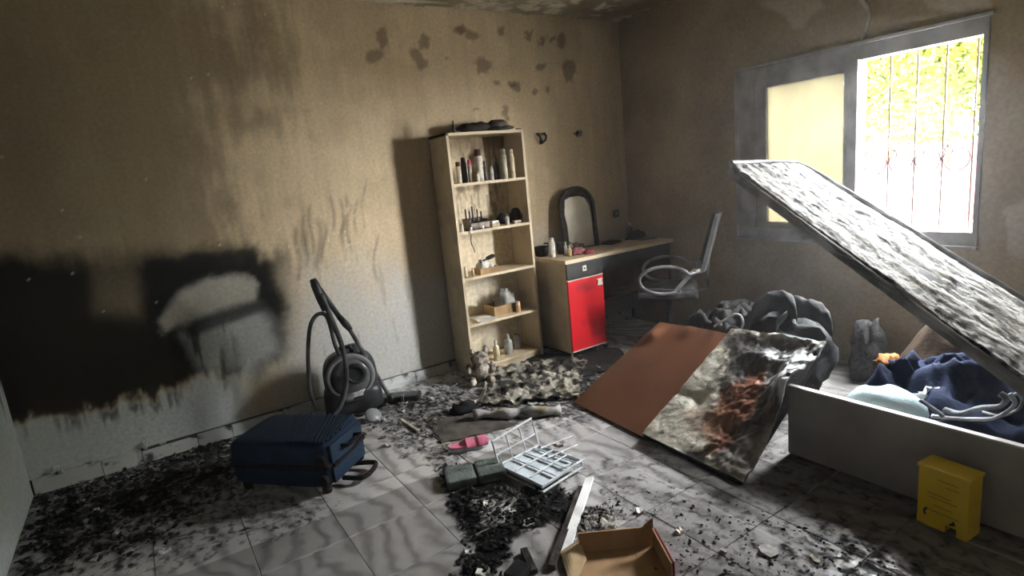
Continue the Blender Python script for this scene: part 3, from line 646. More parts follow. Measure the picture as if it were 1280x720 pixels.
# on top of the bookcase
zt = SZ[-1]+.0005
def topc(u, Y): p = onY(u, 160, Y); return (p.x, Y, zt)
bottle(567, 160, 3.735, zt, .012, .085, (.03, .025, .02), (.02, .02, .02), 'short charred black bottle standing at the edge of the bookcase top', 'neck')
lump('burnt_bundle', 'long low charred bundle lying on the bookcase top', 'bundle', topc(597, 3.83), (.15, .08, .05), 21, (.06, .052, .042), amp=.5)
t = thing('sun_hat', 'dark brimmed hat tilted on the bookcase top', 'hat', topc(622, 3.80)); t.rotation_euler = (.15, -.12, .3)
M_hat = mat('charred_hat', (.045, .04, .034), .85, c2=(.16, .14, .11), scale=20, bump=.4)
MB().lathe([(.125, .0), (.128, .006), (.075, .022), (.070, .020)], n=28).build('brim', M_hat, t, smooth=True, loc=(0, 0, .022))
MB().lathe([(.078, .016), (.074, .045), (.05, .062), (.01, .066)], n=24).build('crown', M_hat, t, smooth=True, loc=(0, 0, .022))
flatbox('hair_clip', 'small dark clip beside the brimmed hat', 'clip', topc(648, 3.73), (.05, .02, .010), .3, (.05, .04, .035), .003)

# ------------------------------------------------------------------ wall fittings
M_hook = mat('stained_hook', (.34, .30, .23), .6, c2=(.05, .04, .03), scale=25, lo=.4, hi=.6)
p = onY(676, 172, YB-.012); t = thing('wall_hook', 'two-pronged dark coat hook on the wall right of the bookcase', 'hook', (p.x, YB-.004, p.z))
MB().box((-.045, -.008, .02), (.045, 0, .04)).build('plate', M_hook, t, bevel=.003)
for sx in (-1, 1): MB().tube([(sx*.035, -.01, .035), (sx*.035, -.04, .01), (sx*.02, -.045, -.025), (0, -.02, -.045)], [.008, .009, .010, .008], 8).build('prong', M_blk, t, smooth=True)
MB().box((-.012, -.016, -.055), (.012, 0, -.02)).build('tip', M_blk, t, bevel=.003)
p = onY(723, 166, YB-.012); t = thing('wall_hook', 'chipped pale hook remnant on the wall above the mirror', 'hook', (p.x, YB-.004, p.z))
MB().prism([(-.05, 0), (.02, .02), (.05, .01), (.035, -.02), (.05, -.03), (-.01, -.03)], 0, .008, Matrix.Rotation(math.pi/2, 4, 'X')).build('plate', M_hook, t)
MB().tube([(-.02, -.008, .0), (-.03, -.025, -.01), (-.03, -.03, .015)], .006, 8).build('prong', M_blk, t, smooth=True)
p = onY(770, 267, YB-.01); t = thing('wall_socket', 'small sooty wall socket above the desk', 'socket', (p.x, YB-.003, p.z))
MB().box((-.035, -.012, -.035), (.035, 0, .035)).build('plate', sooty('socket_plate', (.10, .095, .09), scale=20), t, bevel=.003); MB().lathe([(.012, 0), (.012, .004)], n=14, M=Matrix.Rotation(math.pi/2, 4, 'X')).build('button', M_paper, t, loc=(0, -.012, 0))

# ------------------------------------------------------------------ desk
DX0, DX1, DY0, DY1, DZ = 2.70, 3.925, 3.45, 3.965, .80
dk = thing('desk', 'laminate desk with a red cupboard door and a black drawer in the corner', 'desk', (3.3, 3.7, 0)); do = Vector((3.3, 3.7, 0))
M_dtop = mat('desk_top_laminate', (.68, .56, .38), .5, c2=(.34, .26, .17), scale=5, lo=.5, hi=.8, stretch=(.6, 3, 1))
M_dside = sooty('desk_side_laminate', (.58, .49, .35), (.34, .27, .19), scale=5, lo=.4, hi=.75)
M_red = mat('red_door', (.62, .012, .020), .38, c2=(.10, .006, .008), scale=4.5, lo=.55, hi=.78)
M_black = mat('black_drawer', (.028, .028, .030), .35, c2=(.06, .055, .05), scale=9)
M_dkb = mat('dark_brown_board', (.17, .10, .065), .6, c2=(.10, .06, .04), scale=6)
P(MB().box((DX0, DY0-.008, DZ-.028), (DX1, DY1, DZ)), 'top', M_dtop, dk, do, bevel=.002)
CX1 = 3.075
P(MB().box((DX0+.012, DY0+.012, .045), (DX0+.03, DY1-.02, DZ-.028)), 'side_panel', M_dside, dk, do)
P(MB().box((CX1-.018, DY0+.012, .045), (CX1, DY1-.02, DZ-.028)), 'side_panel', M_dside, dk, do)
P(MB().box((DX0+.03, DY0+.02, .045), (CX1-.018, DY1-.02, .063)), 'bottom', M_dkb, dk, do)
P(MB().box((DX0+.03, DY1-.03, .063), (CX1-.018, DY1-.02, DZ-.028)), 'back', M_dkb, dk, do)
M_foot = mat('grey_metal_foot', (.35, .34, .33), .4, metal=.5)
for fx, fy in ((DX0+.03, DY0+.035), (CX1-.03, DY0+.035), (DX0+.03, DY1-.05), (CX1-.03, DY1-.05)):
    P(MB().lathe([(.014, 0), (.014, .008), (.010, .012), (.010, .046)], (fx, fy, 0), 10), 'foot', M_foot, dk, do)
dr = P(MB().box((DX0+.012, DY0-.006, .645), (CX1, DY0+.012, DZ-.030)), 'drawer', M_black, dk, do, bevel=.002)
P(MB().box((2.865, DY0-.014, .693), (2.905, DY0-.006, .737)), 'drawer_handle', mat('cream_handle', (.78, .74, .64), .5), dr, do, bevel=.003)
P(MB().lathe([(.009, 0), (.006, .008)], (2.885, DY0-.014, .715), 12, Matrix.Rotation(math.pi/2, 4, 'X')), 'screw', M_foot, dr, do)
dd = P(MB().box((DX0+.012, DY0-.006, .060), (CX1, DY0+.012, .638)), 'door', M_red, dk, do, bevel=.002)
P(MB().box((DX0+.012, DY0-.0075, .632), (CX1, DY0+.002, .640)), 'edge_strip', mat('cream_edge', (.62, .50, .42), .5), dd, do)
P(MB().box((DX0+.012, DY0-.0075, .056), (CX1, DY0+.002, .066)), 'edge_strip', mat('cream_edge', (.62, .50, .42), .5), dd, do)
P(MB().prism([(3.005, .553), (3.06, .553), (3.052, .592), (3.062, .605), (3.003, .605), (3.013, .592)], -DY0+.006, -DY0+.018, Matrix.Rotation(math.pi/2, 4, 'X')), 'door_handle', mat('cream_handle', (.78, .74, .64), .5), dd, do)
P(MB().box((CX1, DY1-.035, .30), (DX1-.03, DY1-.02, DZ-.028)), 'modesty_panel', M_dkb, dk, do)
P(MB().box((CX1, DY0+.2, .335), (DX1-.03, DY1-.02, .352)), 'under_shelf', mat('scorched_shelf', (.30, .19, .11), .6, c2=(.10, .06, .04), scale=6), dk, do)
P(MB().box((DX1-.03, DY0+.03, 0), (DX1-.012, DY1-.02, DZ-.028)), 'leg_panel', M_dkb, dk, do)
P(MB().box((CX1, DY0+.02, DZ-.13), (DX1-.03, DY0+.03, DZ-.028)), 'apron', M_black, dk, do)
# mirror
M_mf = mat('burnt_mirror_frame', (.030, .027, .024), .7, c2=(.08, .07, .06), scale=30, bump=.5)
p = onY(728, 305, 3.84); mi = thing('table_mirror', 'arched table mirror with a burnt black frame standing on the desk', 'mirror', (p.x, 3.86, DZ)); mi.rotation_euler = (-.10, 0, -.12)
def arch(w, h, z0=0, n=18): return [(-w/2, z0), (w/2, z0)]+[(w/2*math.cos(math.pi*k/n), z0+h-w/2*1.0+w/2*math.sin(math.pi*k/n)) for k in range(n+1)]
RX = Matrix.Rotation(math.pi/2, 4, 'X')
MB().prism(arch(.36, .54), 0, .012, RX).build('backing', M_mf, mi)
out = arch(.36, .54); inn = arch(.30, .505, .012); n = len(out); m = MB()
m.add([(a, -.012, b) for a, b in out]+[(a, -.012, b) for a, b in inn]+[(a, -.026, b) for a, b in out]+[(a, -.026, b) for a, b in inn],
      [(2*n+i, 2*n+(i+1) % n, 3*n+(i+1) % n, 3*n+i) for i in range(n)]+[(i, (i+1) % n, 2*n+(i+1) % n, 2*n+i) for i in range(n)]+[(n+i, 3*n+i, 3*n+(i+1) % n, n+(i+1) % n) for i in range(n)])
m.build('frame', M_mf, mi)
g = [(-.125, .02), (.13, .015), (.135, .25), (.125, .36), (.09, .43), (.03, .455), (-.06, .45), (-.115, .43), (-.12, .38), (-.135, .31), (-.12, .22)]
MB().prism(g, .0125, .016, RX).build('glass', mat('smoked_mirror_glass', (.30, .275, .225), .42, c2=(.24, .215, .17), scale=8, metal=.35), mi)
MB().box((-.12, .0, 0), (.12, .09, .014)).build('stand', M_mf, mi)
MB().bar((0, .02, .3), (0, .085, .008), .03, .008).build('strut', M_mf, mi)
# things on the desk
def dsk(u, Y): p = onY(u, 300, Y); return (p.x, Y, DZ)
bottle(690.5, 315, 3.72, DZ, .026, .155, (.80, .78, .72), (.82, .80, .76), 'white bottle standing on the desk by the bookcase', 'can')
t = thing('pot', 'low dark pot behind the white bottle on the desk', 'pot', dsk(676, 3.86)); MB().lathe([(.045, 0), (.055, .01), (.06, .075), (.055, .08), (.05, .04)], n=18).build('bowl', M_blk, t, smooth=True); MB().tube([(.055, 0, .05), (.075, 0, .07), (.07, 0, .095), (.03, 0, .10)], .006, 8).build('handle', M_blk, t, smooth=True)
bottle(700.5, 310, 3.78, DZ, .028, .10, (.06, .045, .04), (.05, .04, .04), 'dark brown jar between the white bottle and the mirror', 'jar', 'jar', 'jar')
bottle(711.5, 310, 3.62, DZ, .020, .085, (.62, .48, .22), (.66, .64, .58), 'small golden perfume bottle with a silver cap on the desk', 'neck')
bottle(707, 310, 3.69, DZ, .014, .11, (.55, .54, .52), (.75, .74, .72), 'slim silver tube behind the golden perfume bottle', 'neck')
c = dsk(721, 3.60); t = thing('hair_band', 'crumpled pink cloth band on the desk', 'hair band', c)
blob((.055, .04, .032), (0, 0, .026), 31, .5).build('band', mat('dusty_pink', (.52, .20, .22), .85, c2=(.16, .05, .06), scale=25), t, smooth=True)
lump('hair_bow', 'pink and dark red hair bow near the desk front', 'hair bow', dsk(735, 3.56), (.045, .035, .022), 33, (.45, .09, .12), amp=.5)
c = dsk(722, 3.66); t = thing('sunglasses', 'dark red sunglasses lying folded open on the pink hair things', 'sunglasses', (c[0], c[1], DZ+.045)); t.rotation_euler = (.2, .25, .1)
M_sg = mat('dark_red_plastic', (.05, .012, .014), .3, c2=(.02, .008, .008), scale=20)
for sx in (-1, 1):
    MB().tube([(sx*.033+.026*math.cos(a), 0, .02+.022*math.sin(a)) for a in [k*math.pi/8 for k in range(17)]], .005, 6).build('rim', M_sg, t, smooth=True)
    MB().lathe([(.022, 0), (.022, .002)], (sx*.033, 0, .02), 14, RX).build('lens', M_black, t)
    MB().tube([(sx*.06, 0, .025), (sx*.065, .06, .03), (sx*.06, .11, .012)], .004, 6).build('temple', M_sg, t, smooth=True)
lump('burnt_bag', 'low charred lump in the far corner of the desk', 'bag', dsk(795, 3.80), (.10, .07, .05), 36, (.05, .05, .048), amp=.5)
bottle(787, 290, 3.86, DZ, .032, .15, (.06, .058, .055), (.55, .55, .53), 'dark bottle with a pale cap against the wall in the desk corner', 'neck')
flatbox('charred_book', 'flat charred book lying on the desk between mirror and dark bottle', 'book', dsk(764, 3.80), (.16, .12, .02), .3, (.07, .06, .05), .003)
flatbox('folded_paper', 'curled pale papers lying at the right end of the desk', 'paper', dsk(808, 3.66), (.16, .10, .012), -.4, (.22, .21, .18), .002)

# ------------------------------------------------------------------ office chair
S0 = Vector(CAM+ray(836, 356)*4.55)
ch = thing('office_chair', 'black burnt office chair with bare loop armrest pushed towards the desk', 'chair', (S0.x, S0.y, 0), math.radians(40))
sz = S0.z
M_ch = mat('grey_chair_frame', (.42, .42, .43), .35, c2=(.10, .10, .10), scale=8, metal=.2)
M_pad = mat('burnt_chair_pad', (.035, .034, .034), .55, c2=(.12, .12, .12), scale=7, bump=.4)
M_padl = mat('lit_grey_pad', (.12, .12, .12), .7, c2=(.05, .05, .05), scale=6, bump=.4)  # paler pad colour; the light on the seat top is painted in
MB().box((-.21, -.22, sz-.075), (.21, .23, sz-.012)).build('seat', M_pad, ch, bevel=.02)
MB().box((-.19, -.20, sz-.02), (.19, .21, sz)).build('seat_cover', M_padl, ch, bevel=.008)
MB().box((-.2, -.25, sz+.12), (.2, -.215, sz+.16)).build('back_rail', M_ch, ch, bevel=.006)
MB().slab(lambda a, b: ((a-.5)*.40*(1-.25*b*b), -.235-.12*b-.03*(1-(2*a-1)**2), sz+.13+.42*b), 12, 10, (0, .028, 0)).build('backrest', M_padl, ch, smooth=True, sharp=40)
MB().tube([(0, -.19, sz-.06), (0, -.29, sz-.04), (0, -.30, sz+.14), (0, -.31, sz+.26)], .018, 8, flat=.5).build('back_bracket', M_ch, ch, smooth=True)
for sx in (-1, 1):
    pts = []
    for k in range(21):
        a = -2.2+k/20*5.0
        pts.append((sx*.235, .02+.19*math.cos(a)*1.0, sz+.085+.105*math.sin(a)))
    pts = [(sx*.20, -.02, sz-.03)]+pts+[(sx*.22, -.235, sz+.15)]
    MB().tube(pts, .013, 8).build('armrest', M_ch, ch, smooth=True)
    MB().bar((sx*.232, -.03, sz-.03), (sx*.232, -.20, sz+.16), .012, .03).build('armrest_strut', M_ch, ch)
MB().lathe([(.028, .10), (.028, .30), (.018, .30), (.018, sz-.07)], n=12).build('gas_lift', M_pad, ch, smooth=True, sharp=40)
for k in range(5):
    a = k*2*math.pi/5+.3
    lg = MB().bar((0, 0, .105), (math.cos(a)*.26, math.sin(a)*.26, .07), .035, .03).build('base_leg', M_pad, ch)
    MB().lathe([(.026, -.018), (.028, 0), (.026, .018)], (math.cos(a)*.26, math.sin(a)*.26, .028), 12, Matrix.Rotation(a, 4, 'Z') @ RX).build('castor', M_pad, lg, smooth=True)
MB().box((-.09, -.09, sz-.11), (.09, .09, sz-.07)).build('seat_plate', M_pad, ch)

# ------------------------------------------------------------------ vacuum cleaner
M_vac = mat('dark_grey_vacuum', (.055, .058, .064), .35, c2=(.022, .022, .022), scale=9)
M_vacl = mat('smoked_clear_bin', (.16, .165, .17), .15, c2=(.07, .07, .07), scale=6)
M_hose = mat('grey_hose', (.12, .12, .125), .4, c2=(.05, .05, .05), scale=12)
M_sil = mat('silver_tube', (.36, .37, .38), .3, metal=.6, c2=(.14, .14, .14), scale=12)
va = thing('vacuum_cleaner', 'dark grey canister vacuum cleaner with its hose and floor tube', 'vacuum cleaner', (1.02, 3.72, 0), math.radians(-14)); vo = va.matrix_basis.copy(); vo = Matrix.Translation((1.02, 3.72, 0)) @ Matrix.Rotation(math.radians(-14), 4, 'Z'); vi = vo.inverted()
def superell(sx, sy, z0, z1, e, fn=None, nu=32, nv=16):
    def f(a, b):
        th = a*2*math.pi; ph = (b-.5)*math.pi
        sg = lambda v: math.copysign(abs(v)**e, v)
        return (sx*sg(math.cos(th))*abs(math.cos(ph))**e, sy*sg(math.sin(th))*abs(math.cos(ph))**e, (z0+z1)/2+(z1-z0)/2*sg(math.sin(ph)))
    return MB().surf(f, nu, nv)
superell(.19, .14, .03, .24, .55).build('lower_body', M_vac, va, smooth=True)
superell(.175, .125, .10, .46, .75).build('upper_body', M_vac, va, smooth=True)
RXm = Matrix.Rotation(math.pi/2, 4, 'X')
MB().lathe([(.145, .0), (.155, .02), (.145, .045), (.130, .045), (.128, .03)], (0, -.085, .305), 32, RXm).build('ring', mat('vac_ring', (.30, .31, .32), .35), va, smooth=True, sharp=40)
MB().lathe([(.130, .0), (.130, .035), (.10, .055), (.02, .065)], (0, -.088, .305), 32, RXm).build('dust_bin', M_vacl, va, smooth=True)
MB().lathe([(.07, .0), (.07, .02), (.055, .03), (.05, .03), (.045, .02)], (.03, -.135, .33), 24, RXm).build('bin_cap', M_vac, va, smooth=True, sharp=40)
M_band = mat('white_band', (.70, .70, .67), .5, c2=(.25, .25, .25), scale=20)
MB().slab(lambda a, b: ((a-.5)*.33, -.150+.25*(a-.5)**2*1.6, .135+.055*b+.03*a), 14, 3, (0, -.010, 0)).build('band', M_band, va, smooth=True, sharp=40)
MB().slab(lambda a, b: ((a-.5)*.07+.03, -.162, .158+.018*b+.006*a), 3, 2, (0, -.004, 0)).build('band_print', M_vac, va)
MB().tube([(-.05, -.02, .44), (-.04, -.05, .485), (.02, -.06, .495), (.05, -.03, .45)], .016, 10).build('handle', M_vac, va, smooth=True)
MB().lathe([(.028, 0), (.03, .05), (.022, .06)], (.045, -.03, .44), 14).build('hose_socket', M_vac, va, smooth=True, sharp=40)
for sx in (-1, 1):
    w_ = MB().lathe([(.075, -.02), (.08, 0), (.075, .02)], (sx*.17, .03, .08), 24, Matrix.Rotation(math.pi/2, 4, 'Y')).build('wheel', M_vac, va, smooth=True, sharp=40)
MB().lathe([(.050, -.008), (.055, 0), (.050, .008)], (.10, -.175, .035), 20, Matrix.Rotation(math.radians(38), 4, 'X') @ Matrix.Rotation(.3, 4, 'Y')).build('front_castor', mat('vac_ring', (.30, .31, .32), .35), va, smooth=True)
MB().bar((-.16, -.13, .018), (-.07, -.16, .018), .03, .03).build('bumper', M_band, va)
def vpts(l, Y): return [vi @ onY(a, b, Y) for a, b in l]
def smoothp(p, n=5):
    p = [Vector(q) for q in p]; o = []
    for i in range(len(p)-1):
        a = p[max(i-1, 0)]; b = p[i]; c = p[i+1]; d = p[min(i+2, len(p)-1)]
        for k in range(n):
            t = k/n; o.append(.5*((2*b)+(c-a)*t+(2*a-5*b+4*c-d)*t*t+(3*b-a-3*c+d)*t**3))
    o.append(p[-1]); return o
MB().tube(smoothp(vpts([(402,368),(409,385),(417,405),(426,428),(431,448),(433,470),(431,490),(425,508),(418,518)], 3.50)), .016, 10).build('hose', M_hose, va, smooth=True)
MB().tube(smoothp(vpts([(398,512),(389,494),(386,470),(385,440),(387,412),(392,398),(400,392),(408,395),(413,408),(418,428),(424,444)], 3.60)), .013, 10).build('hose', M_hose, va, smooth=True)
MB().tube(vpts([(391,349),(394,356),(400,372),(406,388)], 3.55), [.020, .028, .026, .018], 10).build('hose_grip', M_vac, va, smooth=True)
MB().tube(vpts([(398,360),(410,376),(424,396)], 3.56), [.018, .016, .017], 10).build('grip_tube', M_vac, va, smooth=True)
MB().tube(vpts([(424,396),(432,405),(438,412)], 3.56), [.018, .024, .018], 10).build('coupling', M_vac, va, smooth=True)
a, b = onY(436, 410, 3.56), fl(486, 494, .06)
MB().tube([vi @ a, vi @ b], .014, 12).build('floor_tube', M_sil, va, smooth=True, sharp=50)
MB().tube([vi @ b, vi @ (b+Vector((.02, -.02, -.03)))], [.018, .022], 10).build('joint', M_vac, va, smooth=True)
hd = fl(500, 500); q = vi @ Vector((hd.x, hd.y, 0)); o = MB().box((-.15, -.055, 0), (.15, .055, .045)).build('floor_head', M_vac, va, bevel=.015, loc=tuple(q)); o.rotation_euler = (0, 0, math.radians(-22))
o = MB().box((-.01, -.06, 0), (.01, .03, .055)).build('head_pedal', M_hose, va, bevel=.003, loc=tuple(q+Vector((.03, -.02, 0)))); o.rotation_euler = (0, 0, math.radians(-22))

# ------------------------------------------------------------------ suitcase
SC = Vector((.515, 3.10, 0)); sa = math.atan2(-.745, .667)
su = thing('suitcase', 'dark blue ribbed soft suitcase lying on the dirty tiles', 'suitcase', SC, sa); si = (Matrix.Translation(SC) @ Matrix.Rotation(sa, 4, 'Z')).inverted()
M_su = mat('dark_blue_fabric', (.020, .040, .085), .6, c2=(.011, .02, .04), scale=6, bump=.25, bscale=120)
M_sul = mat('lit_blue_fabric', (.030, .056, .105), .6, c2=(.015, .028, .05), scale=9, bump=.2, bscale=120)  # paler copy of the shell fabric, light on the end put into its colour
LX, LY, LZ = .30, .195, .285
def hull(sx, sy, z0, z1, e, nu=40, nv=18): return superell(sx, sy, z0, z1, e, nu=nu, nv=nv)
hull(LX, LY, .035, LZ, .27).build('shell', M_su, su, smooth=True)
hull(LX+.006, LY+.006, .14, .175, .2, 40, 6).build('zip_band', M_blk, su, smooth=True)
# end panel with pocket facing the window
MB().slab(lambda a, b: (LX+.004+.012*math.sin(math.pi*a)*math.sin(math.pi*b), (a-.5)*.30, .06+.20*b), 10, 8, (.012, 0, 0)).build('end_pocket', M_sul, su, smooth=True, sharp=50)
MB().bar((LX+.012, -.15, .155), (LX+.012, .15, .165), .012, .02).build('pocket_strap', M_blk, su)
MB().tube(smoothp([(LX, -.06, .22), (LX+.05, -.055, .225), (LX+.055, .055, .225), (LX, .06, .22)]), .010, 8).build('handle', M_blk, su, smooth=True)
MB().tube(smoothp([(LX-.02, .10, .03), (LX+.09, .10, .035), (LX+.10, -.04, .035), (LX-.02, -.05, .03)]), .013, 8).build('pull_handle', M_blk, su, smooth=True)
for yy, zz in ((-.17, .20), (-.17, .09), (.165, .05)):
    MB().lathe([(.026, -.012), (.030, 0), (.026, .012)], (LX-.035, yy-.02, zz), 14, RXm).build('wheel', M_blk, su, smooth=True, sharp=40)
for sx in (-1, 1):
    for sy in (-1, 1): MB().lathe([(.022, 0), (.025, .02), (.02, .05)], (sx*.24, sy*.14, 0), 10).build('foot', M_blk, su, smooth=True)
M_rib = mat('blue_rib', (.026, .052, .105), .5, c2=(.014, .027, .05), scale=20)
for k in range(15):
    x0 = -.02+k*.0195
    MB().bar((x0-.06+.0045*k, .165, LZ+.001), (min(x0+.10, .285), max(-.165, -.165+(x0+.10-.285)*2.2), LZ+.001), .0075, .010).build('rib', M_rib, su)

# ------------------------------------------------------------------ bed
bd = thing('storage_bed', 'storage bed box with a grey side board and white top edge', 'bed', (3.2, .5, 0)); b0 = Vector((3.2, .5, 0))
M_bedf = mat('grey_bed_board', (.40, .39, .365), .5, c2=(.24, .23, .215), scale=4, lo=.4, hi=.75)
M_bede = mat('white_bed_edge', (.74, .74, .72), .5, c2=(.45, .44, .42), scale=9)
M_bedi = mat('dark_bed_inside', (.26, .22, .18), .7, c2=(.15, .125, .10), scale=6)
BXF, BXB, BYN, BYE, BH = 2.49, 3.90, -.48, 1.51, .368
fb = P(MB().box((BXF, BYN, .012), (BXF+.022, BYE, BH-.006)), 'side_board', M_bedf, bd, b0)
P(MB().box((BXF-.002, BYN, BH-.008), (BXF+.026, BYE, BH)), 'edge_strip', M_bede, fb, b0)
P(MB().box((BXB-.022, BYN, .012), (BXB, BYE, BH)), 'side_board', M_bedf, bd, b0)
P(MB().box((BXF+.022, BYE-.022, .012), (BXB-.022, BYE, .12)), 'end_board', M_bedi, bd, b0)
P(MB().box((BXF+.022, BYN, .012), (BXB-.022, BYN+.022, BH)), 'end_board', M_bedf, bd, b0)
P(MB().box((BXF+.022, BYN+.022, .02), (BXB-.022, BYE-.022, .035)), 'bottom', M_bedi, bd, b0)
for fx in (BXF+.05, BXB-.05):
    for fy in (BYN+.06, BYE-.06): P(MB().box((fx-.025, fy-.025, 0), (fx+.025, fy+.025, .013)), 'foot', M_blk, bd, b0)
# lifted base panel
PL0, PL1 = Vector((2.54, 1.885, 1.440)), Vector((3.20, 1.87, 1.392))
PN0, PN1 = Vector((2.54, .30, .335)), Vector((3.20, .30, .375))
def pan(a, b, h=0):
    p = (PN0.lerp(PN1, a)).lerp(PL0.lerp(PL1, a), b); return p+Vector((0, -.56, .83))*h
bp_ = thing('bed_base_panel', 'long burnt bed base panel propped up at an angle under the window', 'bed base', tuple(pan(.5, 0))); b1 = Vector(pan(.5, 0))
def cornered(a, b):       # rounded far corners
    r = .07
    w = .66; l = 1.93; x = a*w; y = b*l
    return a, b
M_rimd = mat('scorched_panel_rim', (.36, .365, .37), .5, c2=(.13, .13, .13), scale=7)
def paint_panel(Pn):
    u, v = pix(Pn); x, y = Pn[:, 0], Pn[:, 1]; n1 = fbm(x*2.2, y, 6, 5, 71); n2 = fbm(x, y*1.4, 34, 4, 72); n3 = fbm(x*2, y, 20, 4, 73)
    C = np.ones((len(x), 3))*np.array((.66, .66, .63))*(.8+.4*n1)[:, None]
    up = polymask(u, v, [(890,190),(1000,190),(1080,240),(1150,300),(1060,330),(980,270)], 40)
    m = sst(.625-.06*up, .67-.05*up, n2*.55+n3*.5)
    C = lay(C, m*.85, (.09, .095, .105))
    e = polymask(u, v, [(1140,365),(1170,360),(1215,410),(1290,460),(1290,500),(1230,460),(1180,420)], 10)
    C = lay(C, e*sst(.42, .55, n2)*.9, (.02, .02, .02))
    dn = polymask(u, v, [(1180,330),(1300,360),(1300,500),(1190,420)], 40)
    C = lay(C, dn*sst(.57, .66, n3)*.5, (.12, .12, .11))
    return C
def ptop(a, b):
    a = .03+.91*a; p = pan(a, b*.985+.005)
    k = mnoise.fractal(Vector((p.x*9, p.y*5, 3)), .8, 2.1, 4); r = mnoise.fractal(Vector((p.x*28, p.y*20, 7)), .9, 2.0, 3)
    return pan(a, b*.985+.005, .016+.010*k+.006*abs(r))
rnd = [(0, 0), (1, 0), (1, .93), (.97, .975), (.90, 1.0), (.10, 1.0), (.03, .985), (0, .95)]
mb = MB(); n = len(rnd); mb.add([pan(a, b, 0) for a, b in rnd]+[pan(a, b, -.035) for a, b in rnd], [tuple(range(n)), tuple(range(2*n-1, n-1, -1))]+[(i, n+i, n+(i+1) % n, (i+1) % n) for i in range(n)])
P(mb, 'board', M_rimd, bp_, b1)
mb = MB().slab(ptop, 70, 190, (0, -.008, .012)); fo = P(mb, 'foam_layer', stained('burnt_foam', .9, .3, 60, .6), bp_, b1, smooth=True, sharp=60); setstain(fo, paint_panel)
edge = [pan(1.0, b, .012) for b in (0, .3, .6, .92)]+[pan(.985, .965, .012), pan(.93, .998, .012), pan(.5, 1.003, .012), pan(.08, 1.0, .012), pan(.0, .95, .012)]
P(MB().tube(edge, .013, 8), 'rim_piping', M_rimd, bp_, b1, smooth=True)
P(MB().tube([pan(.0, b, .0) for b in (0, .33, .66, .95)], .012, 8), 'rim_piping', M_rimd, bp_, b1, smooth=True)

# ------------------------------------------------------------------ clothes and bedding
def heap(name, label, cat, cx, cy_, z0, rx, ry, h, seed, c, c2=None, ang=0, folds=.5, fr=5., n=44, p=1.6, mat_=None, paint=None, skew=(1, 1)):
    """cloth heaped on a surface: closed dome with ridged folds"""
    rz = Matrix.Rotation(ang, 2)
    def fn(a, b):
        th = a*2*math.pi; r = b
        k = 1+.22*mnoise.noise(Vector((math.cos(th)*1.3+seed, math.sin(th)*1.3, seed)))
        q = Vector((math.cos(th)*r*rx*k, math.sin(th)*r*ry*k)); q = rz @ q
        base = max(0, 1-r**p)
        w = Vector((q.x*fr*skew[0]+seed*3.1, q.y*fr*skew[1], seed))
        ri = math.cos(2.4*mnoise.noise(w+Vector((mnoise.noise(w*.5)*1.2, 0, 0)))*2)
        ri2 = math.cos(4*mnoise.noise(w*2.3+Vector((5, 1, 2))))
        z = h*base**.6*(1-folds*.5+folds*.6*ri+folds*.22*ri2)
        return (q.x, q.y, max(0, z) if r < .999 else 0)
    o_ = mat_ or mat('heap_'+name+str(seed), c, .85, c2=c2 or tuple(q*.4 for q in c), scale=7, bump=.3, bscale=60)
    ob = MB().surf(fn, n, n//2).build(name, o_, smooth=True, loc=(cx, cy_, z0))
    if paint: setstain(ob, paint)
    return tag(ob, label, cat)
heap('clothes_heap', 'heap of crumpled navy blue clothes inside the bed box', 'clothes', 3.05, .98, .033, .48, .42, .42, 1, (.018, .026, .055), (.032, .042, .075), folds=.35, fr=5)
heap('blanket', 'dark navy blanket bunched at the foot end of the bed box', 'blanket', 2.95, 1.22, .034, .36, .165, .43, 2, (.014, .019, .040), (.025, .032, .055), folds=.35, fr=6)
heap('blanket', 'scorched dark brown blanket piled against the window wall in the bed box', 'blanket', 3.52, 1.02, .034, .34, .48, .60, 3, (.045, .032, .023), (.07, .052, .038), folds=.35, fr=4)
heap('clothes_heap', 'heap of black clothes below the propped-up base panel', 'clothes', 2.98, .38, .034, .42, .30, .36, 4, (.018, .019, .022), (.045, .048, .053), folds=.5, fr=7)
heap('pillow', 'pale blue pillow lying on the clothes at the edge of the bed box', 'pillow', 2.71, 1.17, .22, .15, .18, .155, 5, (.52, .66, .70), (.42, .54, .58), folds=.12, fr=3, p=3)
p = onX(1165, 492, 2.85); lump('rag', 'small bright white rag on the clothes beside the pale blue pillow', 'cloth', (p.x, p.y, p.z-.06), (.07, .06, .05), 41, (.80, .82, .84), amp=.8, fr=3)
def scarf(name, label, pts, r, c, cat='clothes', flat=.45):
    return tag(MB().tube(smoothp([Vector(q) for q in pts], 5), r, 10, flat=flat).build(name, mat('sc_'+name+label[:9], c, .8, c2=tuple(q*.3 for q in c), scale=15, bump=.3), smooth=True), label, cat)
def bp3(l, X): return [onX(a, b, X) for a, b in l]
scarf('sleeve', 'grey sleeve trailing over the black clothes in the bed box', bp3([(1180,512),(1200,517),(1225,510),(1250,508),(1258,498),(1250,492)], 2.72), .022, (.30, .33, .36))
scarf('strap', 'light grey strap lying along the bed edge by the sleeve', bp3([(1165,520),(1190,523),(1220,524),(1245,522),(1268,506),(1262,492)], 2.66), .016, (.42, .45, .48))
scarf('belt', 'dark grey belt coiled on the clothes near the white rag', bp3([(1150,500),(1168,512),(1180,522),(1172,528),(1150,522)], 2.66), .014, (.16, .17, .19))
scarf('cord', 'pale looped cord at the far end of the black clothes', bp3([(1228,515),(1250,520),(1272,512),(1278,500),(1270,492),(1262,500)], 2.78), .012, (.48, .50, .52))
lump('rag', 'small burnt orange cloth on the navy blanket', 'cloth', (2.97, 1.28, .40), (.075, .05, .03), 43, (.38, .16, .05), amp=.6)
p = onX(1086, 398, 3.75); 
